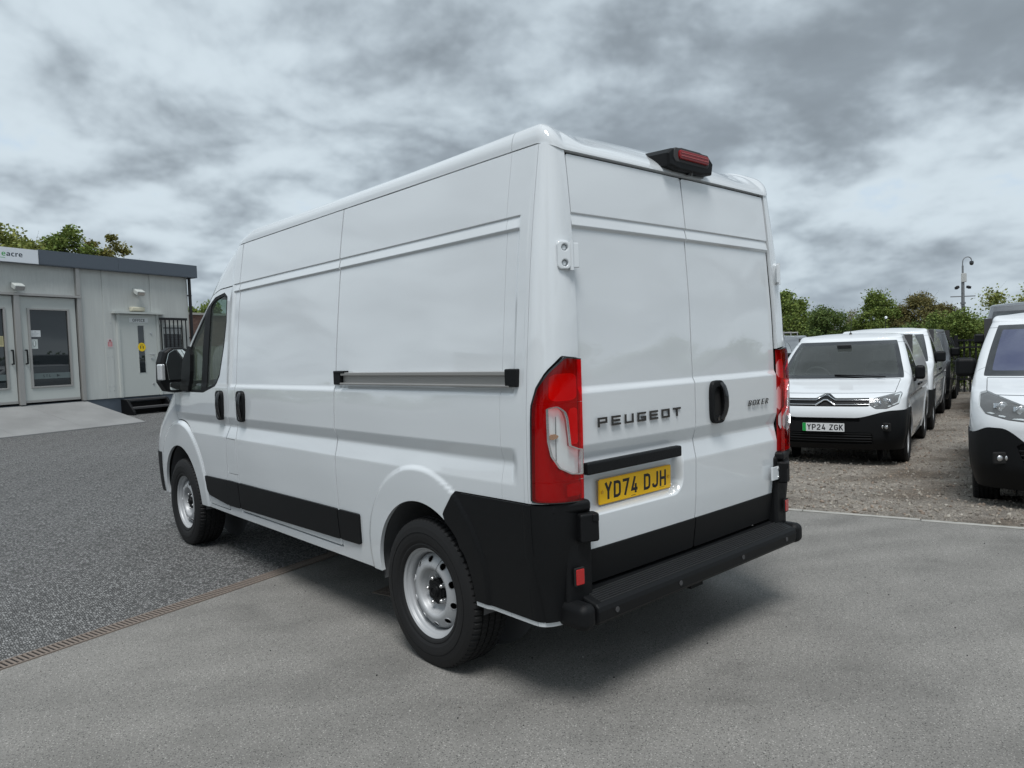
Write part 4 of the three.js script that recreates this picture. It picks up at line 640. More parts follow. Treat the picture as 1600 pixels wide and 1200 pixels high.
    part(d, 'round_sticker', cyl(0.105, 0.105, 0.004, 36).rotateX(Math.PI / 2), [std([0.72, 0.53, 0.01], 0.4), std([1, 1, 1], 0.4, 0, { map: yt2 }), std([0.72, 0.53, 0.01], 0.4)], [0.06, 1.965, 0.031]);
    part(d, 'lever_handle', merge([bar([0.25, 1.78, 0.07], [0.38, 1.78, 0.07], 0.012, 8), bar([0.37, 1.78, 0.02], [0.37, 1.78, 0.07], 0.012, 8)]), M.silver); for (const y of [2.3, 1.68, 1.05]) part(d, 'door_lock', cyl(0.024, 0.024, 0.02, 14).rotateX(Math.PI / 2), M.silver, [0.33, y, 0.03]);
    const hg = []; for (const y of [2.55, 2.1, 1.7, 1.0]) hg.push(cyl(0.012, 0.012, 0.1, 8).translate(-0.492, y, 0.03)); part(d, 'door_hinges', merge(hg), M.silver).userData.kind = 'stuff';
    part(d, 'door_canopy', box(1.36, 0.045, 0.13), M.doorGrey, [0.02, 2.795, 0.06]); }
  { const l = sub(b, 'bulkhead_light'); l.position.set(-1.50, 2.89, 0.05); part(l, 'light_body', rbox(0.37, 0.11, 0.09, 0.02, 3), std([0.55, 0.53, 0.42], 0.45)); part(l, 'light_cover', rbox(0.33, 0.075, 0.03, 0.012, 2), std([0.62, 0.59, 0.46], 0.3), [0, 0, 0.045]); }
  for (const [x, y] of [[-1.47, 3.31], [-4.24, 3.28], [-7.0, 3.28]]) { const f = sub(b, 'security_light'); f.position.set(x, y, 0); part(f, 'light_head', rbox(0.21, 0.11, 0.16, 0.02, 2), M.doorGrey, [-0.03, -0.02, 0.17], [0.45, 0, 0]); part(f, 'light_lens', box(0.17, 0.075, 0.006), M.silver, [-0.03, -0.06, 0.245], [0.45, 0, 0]); part(f, 'light_bracket', merge([box(0.24, 0.09, 0.035).translate(0.03, 0.045, 0.02), box(0.05, 0.05, 0.12).translate(0, 0.02, 0.08)]), M.doorGrey); }
  { const t = canvasTex(96, 160, (c) => { c.fillStyle = '#c9bfc0'; c.fillRect(0, 0, 96, 160); c.fillStyle = '#b4525c'; c.fillRect(8, 60, 80, 80); c.fillStyle = '#ded6d4'; c.font = 'bold 20px sans-serif'; for (let i = 0; i < 4; i++) c.fillRect(18, 72 + i * 16, 60, 6); c.fillStyle = '#8b3a44'; c.beginPath(); c.moveTo(48, 8); c.lineTo(78, 52); c.lineTo(18, 52); c.fill(); }); part(b, 'warning_sign', box(0.125, 0.21, 0.004), std([1, 1, 1], 0.5, 0, { map: t }), [-2.225, 2.07, 0.016]); }
  { // barred window
    const w = sub(b, 'barred_window'); w.position.set(-0.545, 2.07, 0.0); part(w, 'window_frame', merge([box(0.62, 0.06, 0.05).translate(0, 0.42, 0), box(0.62, 0.06, 0.05).translate(0, -0.62, 0), box(0.06, 1.1, 0.05).translate(-0.30, -0.1, 0), box(0.06, 1.1, 0.05).translate(0.30, -0.1, 0)]), M.doorGrey, [0, 0, 0.02]);
    part(w, 'window_glass', box(0.54, 0.98, 0.01), M.darkGlass, [0, -0.1, 0.015]);
    part(w, 'blind', box(0.50, 0.14, 0.006), std([0.4, 0.42, 0.42], 0.8), [0, 0.29, 0.023]);
    for (let i = 0; i < 7; i++) part(w, 'bar', box(0.022, 1.28, 0.022), M.blackMetal, [-0.36 + i * 0.12, -0.02, 0.10]);
    for (const y of [0.60, -0.64]) part(w, 'bar_rail', box(0.80, 0.06, 0.03), M.blackMetal, [0, y, 0.10]);
    const g = []; for (let i = 0; i < 14; i++) g.push(box(0.5, 0.006, 0.006).translate(0, 0.2 - i * 0.06, 0)); for (let i = 0; i < 9; i++) g.push(box(0.006, 0.86, 0.006).translate(-0.24 + i * 0.06, -0.2, 0)); part(w, 'mesh_grille', merge(g), M.blackMetal, [0, 0, 0.045]).userData.kind = 'stuff'; }
  for (let i = 0; i < 5; i++) part(b, 'roof_vent', cyl(0.05, 0.05, 0.06, 10), M.slate, [-0.2 - i * 0.5, 4.11, -0.4]);
}
{ // ramp to the glazed doors
  const r = thing('access_ramp', 'wide pale grey ramp leading up to the double doors of the site office', 'ramp', [3.6, 0, -17.86], 0.3514);
  const s = shapeOf([[0.03, 0.1], [2.06, 0.1], [2.06, 0.30], [2.0, 0.315], [0.03, 0.745]]), mk = (x0, x1) => { const g = ext(s, x1 - x0, 0, 1); g.rotateY(-Math.PI / 2); g.translate(x1, 0, 0); const uv = g.attributes.uv; for (let i = 0; i < uv.count; i++) uv.setXY(i, g.attributes.position.getX(i) * 0.5, g.attributes.position.getZ(i) * 0.5); return g; };
  for (const [a, c] of [[-7.0, -5.502], [-5.498, -4.182], [-4.178, -2.88]]) part(r, 'ramp_board', mk(a, c), M.ramp);
}
{ // steps
  const s = thing('door_steps', 'dark timber steps below the office door of the site office', 'steps', [3.6, 0, -17.86], 0.3514);
  part(s, 'tread', rbox(1.08, 0.05, 0.24, 0.008, 1), M.trim, [-1.46, 0.690, 0.06]); part(s, 'tread', rbox(1.08, 0.05, 0.26, 0.008, 1), M.trim, [-1.46, 0.50, 0.27]); part(s, 'riser', box(1.06, 0.34, 0.02), M.void, [-1.46, 0.46, 0.02]);
  for (const e of [-1, 1]) { const sh = shapeOf([[-0.04, 0.24], [0.46, 0.24], [0.44, 0.42], [0.20, 0.70], [-0.04, 0.72]]); const g = ext(sh, 0.05, 0.004, 1); g.rotateY(-Math.PI / 2); part(s, 'string', g, M.plastic, [-1.46 + e * 0.53 + 0.025, 0, 0]); }
}
{ // brick store behind
  const b = thing('brick_building', 'brown brick building with pale boarding seen between office and white van', 'building', [4.9, 0.3, -25.0], 0.35);
  const bt = dataTex(256, (i, j) => { const row = Math.floor(j / 8), off = (row % 2) * 12, u = (i + off) % 24, v = j % 8, id = ih(Math.floor((i + off) / 24), row, 1, 5), k = u < 2 || v < 1.4 ? 0.42 : 0.30 + 0.14 * id; return [k * 1.05, k * 0.82, k * 0.74]; }, true); bt.repeat.set(1.2, 1.2);
  const g = box(9, 1.15, 0.2); const uv = g.attributes.uv; for (let i = 0; i < uv.count; i++) uv.setXY(i, uv.getX(i) * 5, uv.getY(i) * 0.8);
  part(b, 'brick_wall', g, std([1, 1, 1], 0.9, 0, { map: bt }), [0, 2.42, 0]); part(b, 'coping', box(9.1, 0.08, 0.3), M.concrete, [0, 3.03, 0]);
  for (let i = 0; i < 36; i++) part(b, 'board', box(0.235, 1.9, 0.03), M.wood, [-4.38 + i * 0.25, 0.90, 0.08]);
  part(b, 'roof', box(9, 0.05, 5), M.trim, [0, 2.97, -2.6]); part(b, 'side_wall', box(0.2, 3, 5), M.trim, [4.4, 1.5, -2.6]); part(b, 'backing_wall', box(9, 1.95, 0.1), M.trim, [0, 0.9, 0.0]);
}

/* ---------- the other vehicles ---------- */
function makeVehicle(o) {
  const g = thing(o.name, o.label, o.cat, o.pos, o.turn), Wf = spline(o.W), z0f = spline(o.z0), zff = spline(o.zf), yT = o.top, zc = -0.28;
  const P = (a, y) => {
    const w = Wf(y), z0 = z0f(y); let x, z;
    if (a <= -1) { const [c, s] = sup(clamp(-1 - a) * Math.PI / 2, o.nose || 2.7); x = w * c; z = z0 - (z0 - zff(y)) * s; }
    else if (a <= 0) { z = lerp(z0, zc, a + 1); x = w; const d = Math.min(Math.hypot(z - o.axles[0], y - o.wr * 1.05), Math.hypot(z - o.axles[1], y - o.wr * 1.05)); x += 0.012 * ss(o.arch + 0.10, o.arch + 0.05, d) - 0.018 * ss(o.waist - 0.09, o.waist, y) * ss(o.waist + 0.07, o.waist, y) * ss(z0, z0 + 0.5, z) * ss(o.arch + 0.05, o.arch + 0.14, d); }
    else { const [c, s] = sup(clamp(a / 0.4) * Math.PI / 2, 7); x = w * c; z = zc - zc * s * (1 - 0.03 * (y - 0.5)); }
    return [-x, y, z];
  };
  const k = o.fine ? 1 : 2.5, as = [...lin(-2, -1, Math.round(60 / k)), ...lin(-1, 0, Math.round(110 / k)).slice(1), ...lin(0, 0.4, Math.round(24 / k)).slice(1)];
  const ys = lines(o.floor, yT, 0.022 * k, o.fine ? [[o.hood - 0.12, o.hood + 0.12, 0.008]] : []);
  let B = grid(as, ys, P); const both = (m) => merge([geo(m), geo(m, true)]), halves = (name, m, mat, owner = g) => [part(owner, name, geo(m), mat), part(owner, name, geo(m, true), mat)];
  const cut = (f, gp = 0.002) => { const m = clip(B, gap(f, gp)); B = clip(B, minus(f, gp)); return m; };
  const [zF, zB] = o.axles; for (const z of o.axles) cut((x, y, zz) => sdC(zz, y, z, o.wr * 1.02, o.arch), 0);
  const ax = (x) => Math.abs(x), front = (a) => a + 1;
  // windscreen with its black border
  const scr = cut((x, y, z, a) => Math.max(a + 1 + 0.36, o.ws[0] - y, y - o.ws[1]), 0.001);
  const inG = (x, y, z, a) => Math.max(a + 1 + 0.44, o.ws[0] + 0.05 - y, y - o.ws[1] + 0.05);
  const ws = sub(g, 'windscreen'); part(ws, 'screen_border', both(clip(scr, neg(inG))), M.gloss); part(ws, 'screen_glass', both(clip(scr, inG)), o.glass || (o.fine ? M.screenGlass : M.darkGlass));
  if (o.fine) { part(ws, 'sensor_housing', rbox(0.20, 0.14, 0.02, 0.02, 2), M.trim, [0, o.ws[1] - 0.10, zff(o.ws[1] - 0.10) + 0.012], [-0.7, 0, 0]); part(g, 'wiper', merge([bar([-0.62, o.ws[0] + 0.02, zff(o.ws[0] + 0.02) + 0.12 - 0.16], [0.05, o.ws[0] + 0.05, zff(o.ws[0] + 0.05) - 0.02], 0.010, 6)]), M.plastic); }
  // side windows
  for (const w of o.windows) { const f = (x, y, z, a) => (a > 0.02 ? 1 : sdPoly(z, y, w) - 0.012); const m = cut(f, 0.001), pane = (x, y, z, a) => f(x, y, z, a) + 0.016; halves('window_seal', edge(clip(m, neg(pane)), 0.01), M.gloss); halves('side_window', push(clip(m, pane), -0.004), o.fine ? M.screenGlass : M.darkGlass); }
  if (o.lamp) {
    const fl = (x, y, z, a) => (a > -1.02 ? 1 : sdPoly(ax(x), y, o.lamp) - 0.006), m = cut(fl, 0.002);
    for (const mir of [false, true]) {
      const h = sub(g, 'headlight'); part(h, 'lamp_body', geo(edge(push(m, -0.02), 0.03), mir), M.trim); part(h, 'lamp_lens', geo(push(m, 0.002), mir), M.clearLens);
      const q = clip(push(m, -0.012), (x, y, z, a) => Math.max(fl(x, y, z, a) + 0.012, -fl(x, y, z, a) - 0.026, o.lampLine(ax(x), y))); part(h, 'running_light', geo(edge(q, 0.01), mir), M.whiteOther);
      for (const [cx, cy, r] of o.lampDots) { const z = surfZ(-cx, cy), s = mir ? 1 : -1; part(h, 'reflector', merge([new THREE.TorusGeometry(r, 0.009, 8, 24), new THREE.SphereGeometry(r * 0.9, 18, 8, 0, Math.PI * 2, 0, Math.PI / 2).rotateX(-Math.PI / 2).scale(1, 1, 0.35)]), M.silver, [s * cx, cy, z + 0.018], [0, s * 0.35, 0]); part(h, 'reflector', new THREE.BoxGeometry(r * 0.9, r * 1.2, 0.01), M.chrome, [s * (cx + r * 1.4), cy + 0.01, z + 0.024], [0.2, s * 0.35, 0]); }
    }
  }
  function surfZ(x, y) { const w = Wf(y), z0 = z0f(y), n = o.nose || 2.7; return z0 - (z0 - zff(y)) * Math.pow(Math.max(0, 1 - Math.pow(Math.min(1, Math.abs(x) / w), n)), 1 / n); }
  const follow = (x0, x1, yfn, r, lift = 0.004, n = 24) => { const pts = []; for (let i = 0; i <= n; i++) { const x = lerp(x0, x1, i / n), y = yfn(x); pts.push(new THREE.Vector3(x, y, surfZ(x, y) - lift)); } return new THREE.TubeGeometry(new THREE.CatmullRomCurve3(pts), n * 2, r, 6); };
  if (o.grille) { const m = cut((x, y, z, a) => (a > -1.05 ? 1 : o.grille(ax(x), y)), 0.001); part(g, 'grille', both(edge(push(m, -0.012), 0.02)), M.plastic); }
  if (o.extra) o.extra({ g, part, follow, surfZ, both, halves, Wf, zff });
  if (o.bumper) {
    const m = cut((x, y, z, a) => Math.max(y - o.bumper(ax(x), z), z - zF), 0.002); const intake = (x, y, z, a) => (a > -1.02 ? 1 : o.intake(ax(x), y));
    part(g, 'bumper', both(edge(push(clip(m, neg(intake)), 0.008), 0.02)), o.bumperMat || M.plastic); part(g, 'intake_opening', both(push(clip(m, intake), -0.03)), M.void);
    for (const [y, xa, xb] of o.slats) { part(g, 'intake_slat', follow(xa, xb, () => y, 0.009, -0.004), M.plastic); if (xa > 0) part(g, 'intake_slat', follow(-xb, -xa, () => y, 0.009, -0.004), M.plastic); }
    for (const s of [-1, 1]) if (o.fog) { const f = sub(g, 'fog_light'); f.position.set(s * o.fog[0], o.fog[1], surfZ(o.fog[0], o.fog[1]) - 0.012); f.rotation.y = s * 0.5; part(f, 'fog_bezel', rbox(0.17, 0.11, 0.03, 0.03, 3), M.void); for (const q of [-0.033, 0.033]) part(f, 'fog_lens', new THREE.SphereGeometry(0.027, 16, 8).scale(1, 1, 0.4), M.silver, [q, 0, -0.014]); }
  }
  // panels: bonnet, doors
  if (o.fine) {
    const bonnet = cut((x, y, z, a) => Math.max(a + 1.12, o.hood - y, y - o.ws[0] + 0.012, ax(x) - 0.86 * Wf(o.hood)), 0.003); part(g, 'bonnet', both(edge(bonnet, 0.02)), o.paint);
    const dr = cut((x, y, z, a) => Math.max(z - o.door[1], o.door[0] - z + (y > 1.2 ? (y - 1.2) * -0.55 * 0 : 0), o.floor + 0.10 - y, y - yT + 0.06, o.arch + 0.05 - Math.hypot(z - zF, y - o.wr), a + -0.0), 0.003); halves('front_door', edge(dr, 0.02), o.paint);
  }
  part(g, 'body', both(edge(B, 0.02)), o.paint);
  const S = clip(clip(push(B, -0.035), (x, y) => o.floor + 0.12 - y), (x, y, z) => (Math.min(...o.axles.map((q) => sdC(z, y, q, o.wr * 1.02, o.arch + 0.02))) < 0 ? 1 : -1)); const hole = (x, y, z, a) => Math.min(Math.max(a + 1 + 0.36, o.ws[0] - y, y - o.ws[1]), ...o.windows.map((w) => (a > 0.02 ? 1 : sdPoly(z, y, w))));
  part(g, 'inner_body', both(o.fine ? clip(S, neg(hole)) : S), M.void);
  if (o.fine) { // cab behind the glass
    const zs = o.door[1] - 0.25, yb = o.ws[0], w = Wf(yb); part(g, 'dashboard', rbox(2 * w - 0.2, 0.2, 0.55, 0.06, 3), M.trim, [0, yb - 0.09, zff(yb) + 0.50], [0.1, 0, 0]); part(g, 'bulkhead', box(2 * w - 0.16, 1.2, 0.03), M.trim, [0, yb, o.door[1] + 0.12]);
    for (const x of [-0.42, 0.42]) { const c = sub(g, 'cab_seat'); c.position.set(x, yb - 0.42, zs); part(c, 'backrest', rbox(0.48, 0.64, 0.14, 0.06, 3), M.fabric, [0, 0.28, 0.1], [0.2, 0, 0]); part(c, 'headrest', rbox(0.25, 0.18, 0.1, 0.045, 3), M.fabric, [0, 0.70, 0.17], [0.15, 0, 0]); }
    part(g, 'steering_wheel', new THREE.TorusGeometry(0.18, 0.015, 8, 30), M.trim, [0.42, yb - 0.02, zff(yb) + 0.80], [-0.45, 0, 0]); part(g, 'rear_view_mirror', rbox(0.20, 0.06, 0.03, 0.012, 2), M.gloss, [0, o.ws[1] - 0.14, zff(o.ws[1] - 0.14) + 0.14]);
  }
  // roof
  const out = (s) => { const w = Wf(yT), a = s < 1 ? -2 + s : s < 2 ? -1 + (s - 1) : (s - 2) * 0.4; return P(a, yT); };
  const R0 = o.roofR || 0.10, RH = o.roofH, roofP = (s, t) => { const [x, y, z] = out(clamp(s, 0, 3)), tz = clamp(z, o.spine[0], o.spine[1]), len = Math.hypot(x, z - tz), px = lerp(x, 0, t), pz = lerp(z, tz, t), D = len * t, fr = ss(1.05, 0.35, s), R = lerp(R0, o.roofFront || 0.6, fr), n = lerp(2.2, 1.8, fr), q = 1 - Math.min(D / R, 1); return [px, y + RH * 0.75 * Math.pow(Math.max(0, 1 - Math.pow(q, n)), 1 / n) + RH * 0.4 * (1 - (px / Wf(yT)) ** 2) * ss(0, 0.5, D), pz]; };
  const ts = []; for (let i = 0; i <= 22; i++) ts.push(Math.pow(i / 22, 2)); const rm = grid([...lin(0, 1, 24), ...lin(1, 2, 30).slice(1), ...lin(2, 3, 20).slice(1)], ts, roofP, 0.0005); part(g, 'roof', both(rm), o.paint);
  // mirrors, handles, wheels, underside
  for (const s of [-1, 1]) {
    const m = sub(g, 'door_mirror'); m.position.set(s * (Wf(o.mirror[0]) + 0.09), o.mirror[0], o.mirror[1]); part(m, 'mirror_shell', rbox(o.mw || 0.19, 0.20, 0.11, 0.045, 4), M.plastic, [0, 0.03, 0]); part(m, 'mirror_glass', rbox((o.mw || 0.19) - 0.04, 0.16, 0.006, 0.002, 1), M.mirror, [0, 0.03, 0.056]); part(m, 'mirror_arm', rbox(0.17, 0.06, 0.07, 0.02, 2), M.plastic, [-s * 0.13, -0.07, 0.0]);
    for (const hz of o.handles || []) part(g, 'door_handle', rbox(0.035, 0.035, 0.19, 0.012, 2), o.handleMat || M.plastic, [s * (Wf(o.waist + 0.14) + 0.016), o.waist + 0.14, hz]);
    for (const z of o.axles) { wheel(g, s * (Wf(0.5) - 0.115), o.wr, z, s, z * 3, tyreB, o.wr / 0.325); part(g, 'wheel_well', merge([new THREE.CylinderGeometry(o.arch + 0.015, o.arch + 0.015, 0.34, 28, 1, true, -Math.PI * 0.56, Math.PI * 1.12).rotateZ(Math.PI / 2).rotateX(-Math.PI / 2), new THREE.CircleGeometry(o.arch + 0.015, 28).rotateY(Math.PI / 2).translate(-s * 0.17, 0, 0)]), M.void, [s * (Wf(0.5) - 0.19), o.wr * 1.02, z]); }
  }
  part(g, 'underbody', box(2 * Wf(0.4) - 0.5, 0.18, -zff(0.5) - 0.5), M.void, [0, o.floor + 0.10, zff(0.5) / 2]);
  if (o.plate) { const y = o.plate[1], z = surfZ(0, y) - 0.022, p = part(g, 'number_plate', ext(rrect(0.52, 0.111, 0.01), 0.004), std([0.7, 0.71, 0.72], 0.4), [o.plate[0], y, z], [0, Math.PI, 0]); if (o.plate[2]) part(p, 'plate_print', new THREE.PlaneGeometry(0.518, 0.109), std([1, 1, 1], 0.35, 0, { map: plateTex(o.plate[2], '#d5d7d8', true) }), [0, 0, 0.0052]); }
  if (o.aerial) { const y = yT + RH * 1.05; part(g, 'aerial', merge([cyl(0.012, 0.03, 0.03, 12).translate(0, 0.0, 0), bar([0, 0, 0], [0, 0.23, 0.10], 0.006, 6, 0.004)]), M.plastic, [o.aerial[0], y, o.aerial[1]]); if (o.aerial[2]) part(g, 'aerial_ball', new THREE.SphereGeometry(0.028, 14, 10), M.whiteOther, [o.aerial[0], y + 0.235, o.aerial[1] + 0.10]); }
  return g;
}
const TURN = 1.818;
const small = {
  W: [[0.2, 0.86], [0.5, 0.915], [0.9, 0.924], [1.12, 0.915], [1.4, 0.845], [1.6, 0.775], [1.70, 0.73]], z0: [[0.2, -3.95], [0.5, -3.98], [0.9, -3.78], [1.0, -3.55], [1.14, -3.02], [1.4, -2.72], [1.6, -2.45], [1.70, -2.28]], zf: [[0.2, -4.27], [0.42, -4.39], [0.7, -4.39], [0.92, -4.31], [0.99, -4.14], [1.06, -3.80], [1.14, -3.42], [1.4, -3.04], [1.6, -2.74], [1.70, -2.55]],
  top: 1.70, roofH: 0.085, floor: 0.255, hood: 0.985, waist: 0.86, axles: [-3.52, -0.735], wr: 0.325, arch: 0.37, ws: [1.145, 1.67], spine: [-1.6, -0.9],
  windows: [[[-2.98, 1.14], [-2.12, 1.17], [-2.14, 1.52], [-2.22, 1.60], [-2.42, 1.60], [-2.72, 1.40]]], lamp: [[0.505, 0.86], [0.58, 0.92], [0.85, 0.985], [0.868, 0.97], [0.855, 0.855], [0.72, 0.795], [0.60, 0.795]], lampLine: (x, y) => y - 0.85 - (x > 0.79 ? 0.2 : 0), lampDots: [[0.595, 0.86, 0.034], [0.70, 0.882, 0.036]],
  grille: (x, y) => Math.max(x - 0.52, 0.822 - y, y - (0.930 + 0.055 * clamp(1 - (x - 0.03) / 0.09))), bumper: (x, z) => 0.675 + 0.09 * ss(0.35, 0.80, x) , intake: (x, y) => Math.min(sdBox(x, y, 0, 0.41, 0.56, 0.075, 0.03), sdBox(x, y, 0, 0.648, 0.42, 0.022, 0.01)), slats: [[0.365, -0.55, 0.55], [0.40, -0.55, 0.55], [0.435, -0.55, 0.55], [0.465, -0.55, 0.55]], fog: [0.70, 0.56],
  door: [-3.10, -2.05], mw: 0.13, mirror: [1.17, -2.86], handles: [-2.20, -1.92],
};
const chevrons = ({ g, part, follow }) => { const b = sub(g, 'maker_emblem'); for (const [y, r] of [[0.848, 0.0062], [0.905, 0.0062]]) part(b, 'chrome_bar', follow(-0.53, 0.53, (x) => y + 0.058 * clamp(1 - (Math.abs(x) - 0.02) / 0.10), r, 0.002, 60), M.chrome); part(b, 'chevron', follow(-0.125, 0.125, (x) => 0.842 + 0.064 * clamp(1 - (Math.abs(x) - 0.02) / 0.10), 0.012, 0.006, 40), M.chrome); };
makeVehicle({ ...small, name: 'small_van', label: 'small white van with chrome chevron grille and green edged number plate', cat: 'van', pos: [10.78, -0.19, -3.42], turn: TURN, paint: M.whiteOther, fine: true, plate: [0.02, 0.55, 'YP24 ZGK'], aerial: [0.0, -2.2], extra: chevrons });
const mid = {
  W: [[0.2, 0.88], [0.5, 0.945], [0.9, 0.96], [1.15, 0.95], [1.3, 0.925], [1.5, 0.875], [1.7, 0.81], [1.79, 0.775]], z0: [[0.2, -4.45], [0.5, -4.48], [0.95, -4.30], [1.10, -4.12], [1.22, -3.72], [1.5, -3.32], [1.7, -2.98], [1.79, -2.82]], zf: [[0.2, -4.80], [0.5, -4.94], [0.80, -4.94], [1.02, -4.85], [1.11, -4.65], [1.18, -4.30], [1.24, -4.02], [1.5, -3.58], [1.7, -3.22], [1.79, -3.04]],
  top: 1.79, roofH: 0.10, floor: 0.27, hood: 1.10, waist: 0.92, axles: [-4.0, -0.73], wr: 0.34, arch: 0.39, ws: [1.245, 1.755], spine: [-1.8, -1.0],
  windows: [[[-3.62, 1.22], [-2.55, 1.24], [-2.57, 1.60], [-2.66, 1.68], [-2.86, 1.68], [-3.24, 1.48]]], lamp: [[0.42, 0.965], [0.58, 1.03], [0.82, 1.125], [0.868, 1.11], [0.88, 1.01], [0.835, 0.945], [0.66, 0.90], [0.46, 0.88]], lampLine: (x, y) => y - 0.955, lampDots: [[0.56, 0.98, 0.034], [0.70, 1.005, 0.036]],
  bumper: (x, z) => 0.64 + 0.18 * ss(0.42, 0.72, x) - 0.06 * ss(0.80, 0.95, x), intake: (x, y) => Math.min(sdBox(x, y, 0, 0.41, 0.50, 0.09, 0.03), sdPoly(x, y, [[0.36, 0.64], [0.56, 0.70], [0.60, 0.67], [0.54, 0.50], [0.36, 0.44]])), slats: [[0.36, -0.52, 0.52], [0.41, -0.52, 0.52], [0.46, -0.52, 0.52], [0.51, 0.34, 0.54], [0.55, 0.34, 0.56], [0.59, 0.34, 0.57], [0.63, 0.34, 0.58]], fog: [0.70, 0.56],
  door: [-3.72, -2.48], mirror: [1.29, -3.42], handles: [-2.66, -2.30],
};
const midFace = ({ g, part, follow }) => { part(g, 'grille_bar', follow(-0.46, 0.46, (x) => 0.91, 0.014, 0.004, 40), M.gloss); part(g, 'maker_emblem', new THREE.TorusGeometry(0.06, 0.012, 8, 28), M.chrome, [0, 0.965, spline(mid.zf)(0.965) - 0.012]); };
makeVehicle({ ...mid, name: 'white_van', label: 'white van with bluish windscreen and black bumper, cut by the right edge', cat: 'van', pos: [9.385, -0.15, -0.345], turn: TURN, paint: M.whiteOther, fine: true, extra: midFace, plate: [0, 0.72], glass: phy([0.05, 0.058, 0.115], { roughness: 0.04, clearcoat: 1, clearcoatRoughness: 0.01 }) });
makeVehicle({ ...mid, name: 'white_van', label: 'white van directly behind the small van with the chrome grille, only its left side showing', cat: 'van', pos: [15.265, -0.19, -4.54], turn: TURN, paint: M.whiteOther, fine: true, extra: midFace, aerial: [0, -2.5, 1] });
makeVehicle({ ...mid, name: 'black_van', label: 'black van last in the row behind the white vans, before the hedge', cat: 'van', pos: [19.54, -0.19, -5.54], turn: TURN, paint: M.blackPaint, fine: true, bumperMat: M.gloss });
const tall = { ...mid, W: [[0.2, 0.95], [0.5, 1.0], [1.0, 1.02], [1.4, 1.0], [1.8, 0.96], [2.1, 0.91], [2.2, 0.885]], z0: [[0.2, -5.0], [0.9, -4.8], [1.1, -4.5], [1.35, -4.0], [1.8, -3.6], [2.1, -3.2], [2.2, -3.05]], zf: [[0.2, -5.25], [0.8, -5.3], [1.0, -5.2], [1.2, -4.95], [1.4, -4.65], [1.8, -4.15], [2.1, -3.75], [2.2, -3.55]], top: 2.20, roofH: 0.09, roofR: 0.12, ws: [1.40, 2.1], windows: [[[-3.95, 1.34], [-3.05, 1.36], [-3.05, 1.95], [-3.25, 2.0], [-3.6, 1.8]]], axles: [-4.33, -0.95], door: [-4.0, -2.98], mirror: [1.5, -3.95], handles: [-3.1, -2.8], hood: 1.12, lamp: [[0.62, 0.95], [0.86, 1.2], [0.93, 1.18], [0.93, 1.0], [0.8, 0.9]], lampLine: (x, y) => y - 0.95, lampDots: [[0.8, 1.02, 0.04]], fog: null, spine: [-2.2, -1.0] };
makeVehicle({ ...tall, name: 'grey_van', label: 'dark grey high roof van rising behind the white van at the right edge', cat: 'van', pos: [19.1, -0.10, -2.74], turn: TURN, paint: M.greyPaint, fine: false });
{ const v = makeVehicle({ ...mid, name: 'grey_van', label: 'weathered grey van with roof bars, seen between the large van and the small white van', cat: 'van', pos: [17.4, -0.19, -8.6], turn: TURN, paint: M.greyPaint, fine: false }); for (const z of [-2.6, -1.8, -1.0]) part(v, 'roof_bar', merge([bar([-0.72, 1.95, z], [0.72, 1.95, z], 0.018, 8), bar([-0.70, 1.83, z], [-0.70, 1.95, z], 0.016, 6), bar([0.70, 1.83, z], [0.70, 1.95, z], 0.016, 6)]), M.alu); }

/* ---------- trees, hedge, fence, mast ---------- */
const barkMat = std([0.075, 0.062, 0.05], 0.95);
const leafMat = (c) => phy(c, { roughness: 0.75, transmission: 0.35, thickness: 0, specularIntensity: 0.3, vertexColors: true });
const GREEN = leafMat([0.165, 0.225, 0.055]), LIGHT = leafMat([0.24, 0.275, 0.08]), OLIVE = leafMat([0.18, 0.165, 0.062]), DEEP = leafMat([0.115, 0.17, 0.048]);
function leaves(R, spots, n, size, spread, flat = 0.8) {
  const P = [], N = [], C = [], T = [];
  for (let i = 0; i < n; i++) {
    const s = spots[Math.floor(R() * spots.length)], g = () => (R() + R() + R() - 1.5) * 0.9, cx = s[0] + g() * s[3] * spread, cy = s[1] + g() * s[3] * spread * flat, cz = s[2] + g() * s[3] * spread;
    const a = R() * 6.283, e = (R() - 0.35) * 1.6, l = size * (0.6 + 0.8 * R()), w = l * 0.42, dx = Math.cos(a) * Math.cos(e), dy = Math.sin(e), dz = Math.sin(a) * Math.cos(e), r = R() * 6.283; let sx = -Math.sin(a) * Math.cos(r) - dy * Math.cos(a) * Math.sin(r), sy = Math.cos(e) * Math.sin(r), sz = Math.cos(a) * Math.cos(r) - dy * Math.sin(a) * Math.sin(r);
    const k = P.length / 3, nx = dy * sz - dz * sy, ny = dz * sx - dx * sz, nz = dx * sy - dy * sx, sg = ny < 0 ? -1 : 1, tone = 0.65 + 0.7 * R(), warm = (R() - 0.4) * 0.2;
    P.push(cx, cy, cz, cx + dx * l * 0.5 + sx * w, cy + dy * l * 0.5 + sy * w, cz + dz * l * 0.5 + sz * w, cx + dx * l, cy + dy * l - l * 0.12, cz + dz * l, cx + dx * l * 0.5 - sx * w, cy + dy * l * 0.5 - sy * w, cz + dz * l * 0.5 - sz * w);
    for (let q = 0; q < 4; q++) { N.push(nx * sg, ny * sg, nz * sg); C.push(tone * (1 + warm), tone, tone * (1 - warm)); } if (sg < 0) T.push(k, k + 1, k + 2, k, k + 2, k + 3); else T.push(k, k + 2, k + 1, k, k + 3, k + 2);
  }
  const g = new THREE.BufferGeometry(); g.setAttribute('position', new THREE.Float32BufferAttribute(P, 3)); g.setAttribute('normal', new THREE.Float32BufferAttribute(N, 3)); g.setAttribute('color', new THREE.Float32BufferAttribute(C, 3)); g.setIndex(T); return g;
}
